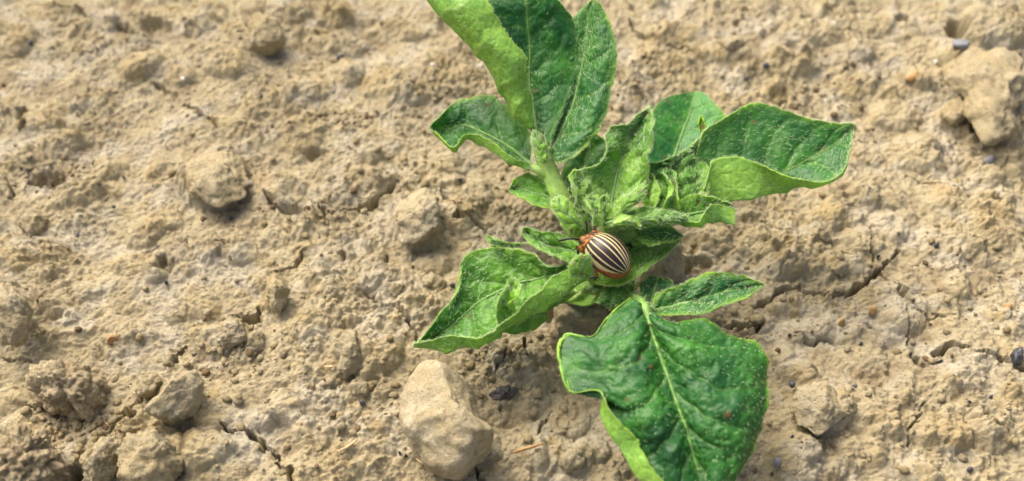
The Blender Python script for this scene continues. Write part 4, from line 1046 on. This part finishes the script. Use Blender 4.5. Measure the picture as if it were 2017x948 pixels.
# stems and petioles
def petiole(name, pts, rad, hairs=200, col=None, n=28, parent=None):
    P = np.array([at(x, y, h) for x, y, h in pts]); P = spline(P, n); r = np.interp(np.linspace(0, 1, n), np.linspace(0, 1, len(rad)), rad)
    v, f = tube(P, r, 16)
    k = np.arange(len(v)) % 16; ax = np.repeat(P, 16, 0)
    groove = 1 - .16 * np.cos(k / 16 * 2 * np.pi * 3) ** 2 + .06 * fbm3(v * 5, 2)
    v = ax + (v - ax) * groove[:, None]
    c = np.array([.24, .40, .08]) if col is None else np.array(col)
    cc = c * (1 + .5 * fbm3(v * 2.5, 4))[:, None]
    o = mesh_obj(name, v, f, M_STEM, parent=plant if parent is None else parent, origin=base, col=cc)
    if hairs:
        i = HRS.randint(0, len(v), hairs); nn = v[i] - ax[i]; nn /= np.linalg.norm(nn, axis=1)[:, None]
        t = np.gradient(P, axis=0); t /= np.linalg.norm(t, axis=1)[:, None]
        hair_mesh(v[i], nn, np.repeat(t, 16, 0)[i], HRS.uniform(.05, .14, hairs), .0032, name="stem_hairs", parent=o)
    return o
petiole("stem", [(1208,592,-.4),(1206,575,.3),(1200,555,.9),(1192,520,1.5),(1195,470,2.0)], [.24,.23,.22,.2,.15], 300)
petiole("petiole", [(1200,560,.7),(1172,515,1.15),(1140,462,1.6),(1112,405,2.0),(1086,345,2.3),(1068,300,2.5),(1062,262,2.7)], [.2,.22,.24,.2,.17,.17,.12], 900)
petiole("petiole", [(1072,310,2.45),(1082,298,2.55),(1088,290,2.62)], [.09,.08,.05], 60, n=10)
petiole("petiole", [(1085,350,2.28),(1062,336,2.35),(1046,326,2.36)], [.1,.1,.06], 120, n=10)
petiole("petiole", [(1118,410,1.98),(1112,398,2.0),(1106,390,2.0)], [.08,.07,.05], 40, n=8)
petiole("petiole", [(1195,480,1.9),(1198,450,2.15),(1202,425,2.4)], [.17,.15,.09], 300, n=14)
petiole("petiole", [(1205,470,1.85),(1250,455,1.95),(1310,440,2.1),(1365,405,2.25),(1390,388,2.3)], [.16,.15,.13,.11,.06], 600, n=24)
petiole("petiole", [(1310,430,1.6),(1308,390,1.4),(1318,345,1.1)], [.08,.08,.06], 60, n=12)
petiole("petiole", [(1200,565,.6),(1180,555,1.2),(1160,540,1.7)], [.16,.15,.1], 200, n=12)
petiole("petiole", [(1208,585,.3),(1225,585,.9),(1252,590,1.7),(1270,606,2.08),(1281,640,2.08)], [.12,.11,.10,.085,.05], 320, n=22, col=[.13, .26, .05])
petiole("petiole", [(1262,596,1.9),(1278,606,1.85),(1292,611,1.78)], [.05,.05,.04], 50, n=10, col=[.13, .26, .05])
petiole("petiole", [(1160,500,1.6),(1150,502,1.85),(1142,500,1.98)], [.1,.08,.06], 80, n=10)
petiole("petiole", [(1208,580,.6),(1212,568,1.1),(1214,560,1.45)], [.06,.05,.04], 20, n=8)
petiole("petiole", [(1275,610,1.9),(1284,606,1.6),(1284,600,1.47)], [.05,.05,.04], 10, n=8)

# ------------------------------------------------------------------ the beetle
def beetle():
    TC = -FWD
    ctr = at(1199, 504, 2.25)
    head_i = at(1150, 470, 2.4); tail_i = at(1230, 540, 2.25)
    a = head_i - tail_i; a /= np.linalg.norm(a)
    p = 0.64 * RGT + 0.77 * UPV
    up = math.cos(math.radians(36)) * TC + math.sin(math.radians(36)) * p
    up -= a * (up @ a); up /= np.linalg.norm(up)
    left = np.cross(up, a)
    R = np.stack([a, left, up], 1)
    w = lambda q: ctr + np.asarray(q) @ R.T
    root = empty("potato_beetle", at(1199, 520, 1.75), "small beetle with cream and black striped wing cases and orange spotted thorax, on the leaves", "beetle")
    org = np.array(root.location) / U
    BLK = np.array([.018, .010, .008]); CRM = np.array([.52, .44, .22]); ORG = np.array([.30, .115, .018]); RED = np.array([.17, .048, .010])
    M = plain("beetle_shell", None, .44, .4, .12, 30, .5, .010, coat=.12, attr=True)
    # wing cases
    A, B, C = .455, .345, .33
    for s in (1, -1):
        nps, nph = 130, 150
        psi = np.radians(np.linspace(38, 179, nps)); t = np.linspace(0, 1, nph)
        PS, T = np.meshgrid(psi, t, indexing='ij'); PHI = np.radians(1.0) + T * np.radians(103)
        sp = np.sin(PS) ** .92
        x = A * np.cos(PS) + .02
        y = s * B * sp * np.sin(PHI) * (1 + .03 * np.cos(PS)); z = C * sp * np.cos(PHI)
        z = np.where(T > .93, z, z) ; z = z * (1 - .10 * np.clip(-np.cos(PS), 0, 1))
        pit = 0.0
        v = np.stack([x, y, z], -1)
        lip = sstep(.965, 1, T)
        v[..., 1] += s * .008 * lip
        # stripes
        n1 = perlin2(PS * 14, T * 60, 3) * .004 + perlin2(PS * 40, T * 120, 5) * .003
        q = T + n1
        conv = sstep(math.radians(168), math.radians(176), PS)
        f = np.sin(np.clip((PS - psi[0]) / (math.radians(172) - psi[0]), 0, 1) * math.pi) ** .35 * .5 + .5
        bk = np.zeros_like(T)
        for (c0, wd) in ((.0, .020), (.125, .052), (.305, .088), (.50, .082), (.69, .062), (.975, .028)):
            ww = wd * (f if c0 not in (0., .975) else 1)
            bk = np.maximum(bk, (1 - sstep(ww - .008, ww + .008, np.abs(q - c0))) * ((1 - conv) if c0 not in (0., .975) else 1))
        bk = np.maximum(bk, sstep(.988, 1, 1 - (PS - psi[0]) / 2.4) * .8)
        col = CRM * (1 - bk[..., None]) + BLK * bk[..., None]
        I = np.arange(nps * nph).reshape(nps, nph); n = nps * nph
        ft = np.stack([I[:-1, :-1], I[:-1, 1:], I[1:, 1:], I[1:, :-1]], -1).reshape(-1, 4)
        if s > 0: ft = ft[:, ::-1]
        V = v.reshape(-1, 3); Vi = V * np.array([.985, .955, .94])
        ring = np.concatenate([I[0, :], I[1:, -1], I[-1, -2::-1], I[-2:0:-1, 0]]); r2 = np.roll(ring, -1)
        fs = np.stack([ring, r2, r2 + n, ring + n], -1)
        mesh_obj("wing_case", w(np.concatenate([V, Vi])), np.concatenate([ft, ft[:, ::-1] + n, fs]), M, parent=root, origin=org, col=np.concatenate([col.reshape(-1, 3), np.tile(RED, (n, 1))]))
    # body: abdomen, thorax and head in one surface
    v, f = ico(5); V = v.copy()
    x = v[:, 0] * .60; tpr = np.where(v[:, 0] > .35, 1 - .62 * sstep(.35, 1, v[:, 0]), 1.0)
    r = np.sqrt(np.clip(1 - v[:, 0] ** 2, 0, 1)); an = np.arctan2(v[:, 2], v[:, 1])
    r2 = r ** .85
    y = np.cos(an) * r2 * .338 * tpr; z = np.sin(an) * r2 * np.where(v[:, 2] > 0, .24, .235) * tpr - .055
    xx = np.where(v[:, 0] < 0, v[:, 0] * .455, v[:, 0] * .60)
    seg = np.clip(np.sin(xx * 62), 0, 1) ** 4 * (xx < .12) * (v[:, 2] < .1)
    V = np.stack([xx, y, z - .045 * sstep(.25, .6, xx)], -1)
    c = RED[None] * 1.25 * np.ones((len(v), 1)) * (1 - .6 * seg[:, None]); c = np.where((xx > .44)[:, None], ORG, c)
    blot = (perlin3(V * 16, 4) > .38)
    c = np.where(blot[:, None], BLK, c)
    mesh_obj("body", w(V), f, M, parent=root, origin=org, col=c)
    # thorax shield
    nps, nph = 44, 90
    t = np.linspace(0, 1, nps); ph = np.radians(np.linspace(-102, 102, nph)); T, PH = np.meshgrid(t, ph, indexing='ij')
    rad = np.interp(t, [0, .15, .5, .85, 1], [.232, .243, .225, .175, .13])[:, None] * (1 + 0 * PH)
    x = .37 + T * .165 - .045 * (np.abs(np.sin(PH))) ** 3 * (T > .5) - .02 * np.cos(PH) * (1 - T) * 0
    v = np.stack([x, rad * 1.10 * np.sin(PH), rad * .98 * np.cos(PH) - .015 - .05 * T], -1)
    col = np.tile(ORG, (nps, nph, 1)).astype(float)
    for (tt, pp, rt, rp) in ((.5, -9, .30, 5), (.5, 9, .30, 5), (.35, 30, .13, 6), (.62, 38, .10, 5), (.35, -30, .13, 6), (.62, -38, .1, 5), (.45, 60, .12, 6), (.45, -60, .12, 6), (.75, 70, .12, 6), (.75, -70, .12, 6), (.25, 80, .1, 5), (.25, -80, .1, 5)):
        dd = ((T - tt) / (rt * 1.35)) ** 2 + ((np.degrees(PH) - pp) / (rp * 1.6)) ** 2 + .5 * perlin2(T * 9, PH * 9, 8)
        m = 1 - sstep(.7, 1.3, dd); col = col * (1 - m[..., None]) + BLK * m[..., None]
    ed = np.maximum(1 - sstep(.0, .06, T), sstep(.95, 1, T) * .7); col = col * (1 - ed[..., None]) + np.array([.25, .08, .02]) * ed[..., None]
    I = np.arange(nps * nph).reshape(nps, nph); n = nps * nph
    ft = np.stack([I[:-1, :-1], I[1:, :-1], I[1:, 1:], I[:-1, 1:]], -1).reshape(-1, 4)
    ring = np.concatenate([I[0, :], I[1:, -1], I[-1, -2::-1], I[-2:0:-1, 0]]); r2 = np.roll(ring, -1)
    Vv = v.reshape(-1, 3); Vi = (Vv - np.array([.43, 0, -.03])) * np.array([.98, .92, .92]) + np.array([.43, 0, -.03])
    fs = np.stack([r2, ring, ring + n, r2 + n], -1)
    mesh_obj("thorax_shield", w(np.concatenate([Vv, Vi])), np.concatenate([ft, ft[:, ::-1] + n, fs]), M, parent=root, origin=org, col=np.concatenate([col.reshape(-1, 3)] * 2))
    # head with eyes
    v, f = ico(4); hv = v * np.array([.10, .125, .105]) + np.array([.53, 0, -.10])
    hc = np.tile(ORG * .7, (len(v), 1)); sp = (np.hypot(v[:, 1], v[:, 2] - .75) < .28); hc[sp] = BLK; hc[v[:, 2] < -.45] = BLK
    head = mesh_obj("head", w(hv), f, M, parent=root, origin=org, col=hc)
    v, f = ico(3)
    for s in (1, -1):
        mesh_obj("eye", w(v * np.array([.026, .018, .034]) + np.array([.545, s * .112, -.09])), f, plain("beetle_eye", (.01, .01, .012), .15, .6, .05, 10, 0), parent=head, origin=org)
    MB = plain("beetle_limb_black", (.014, .012, .014), .4, .5, .3, 30, .2, .006)
    MO = plain("beetle_limb_orange", (.36, .10, .02), .4, .5, .35, 22, .2, .006)
    # antennae: beaded, thickening to the tip
    for s, tip in ((1, at(1101, 474, 2.35)), (-1, at(1153, 435, 2.5))):
        st = w([.575, s * .085, -.075]); mid_ = (st + tip) / 2 + up * .04
        P = spline(np.array([st, mid_, tip]), 56)
        tt = np.linspace(0, 1, 56); r = (.0165 + .009 * sstep(.45, .8, tt)) * (.72 + .28 * np.abs(np.sin(tt * math.pi * 11)) ** .6)
        vv, ff = tube(P, r, 9); mesh_obj("antenna", vv, ff, MB, parent=root, origin=org)
    # legs: thigh, shin and foot
    legs = [(1, (.36, .12, -.17), (1138,487,2.25), (1139,503,2.0), (1136,507,1.98), False),
            (1, (.14, .20, -.20), (1158,520,2.1), (1157,530,1.95), (1152,541,1.93), False),
            (1, (.02, .22, -.20), (1172,525,2.12), (1176,545,1.93), (1160,548,1.9), True),
            (-1, (.36, -.12, -.17), (1170,455,2.15), (1172,447,1.95), (1176,444,1.95), False),
            (-1, (.14, -.2, -.2), (1205,462,2.0), (1215,456,1.85), (1222,455,1.85), False),
            (-1, (-.05, -.22, -.2), (1228,485,2.0), (1240,482,1.85), (1246,488,1.85), False)]
    for (s, a0, kn, an, ft_, orange) in legs:
        h0 = w(a0); k = at(*kn); an_ = at(*an); ft2 = at(*ft_)
        P = spline(np.array([h0, (h0 + k) / 2, k]), 10); vv, ff = tube(P, [.04, .048, .055, .058, .058, .055, .05, .044, .038, .032], 10)
        leg = mesh_obj("leg", vv, ff, MO, parent=root, origin=org)
        vv, ff = tube(spline(np.array([k, (k + an_) / 2 + up * .01, an_]), 8), np.linspace(.03, .022, 8) * 1.1, 9)
        mesh_obj("shin", vv, ff, MO if orange else MB, parent=leg, origin=org)
        P = spline(np.array([an_, (an_ + ft2) / 2, ft2]), 16); r = .021 * (.7 + .4 * np.abs(np.sin(np.linspace(0, 1, 16) * math.pi * 4)))
        vv, ff = tube(P, r, 8); mesh_obj("foot", vv, ff, MB, parent=leg, origin=org)
beetle()
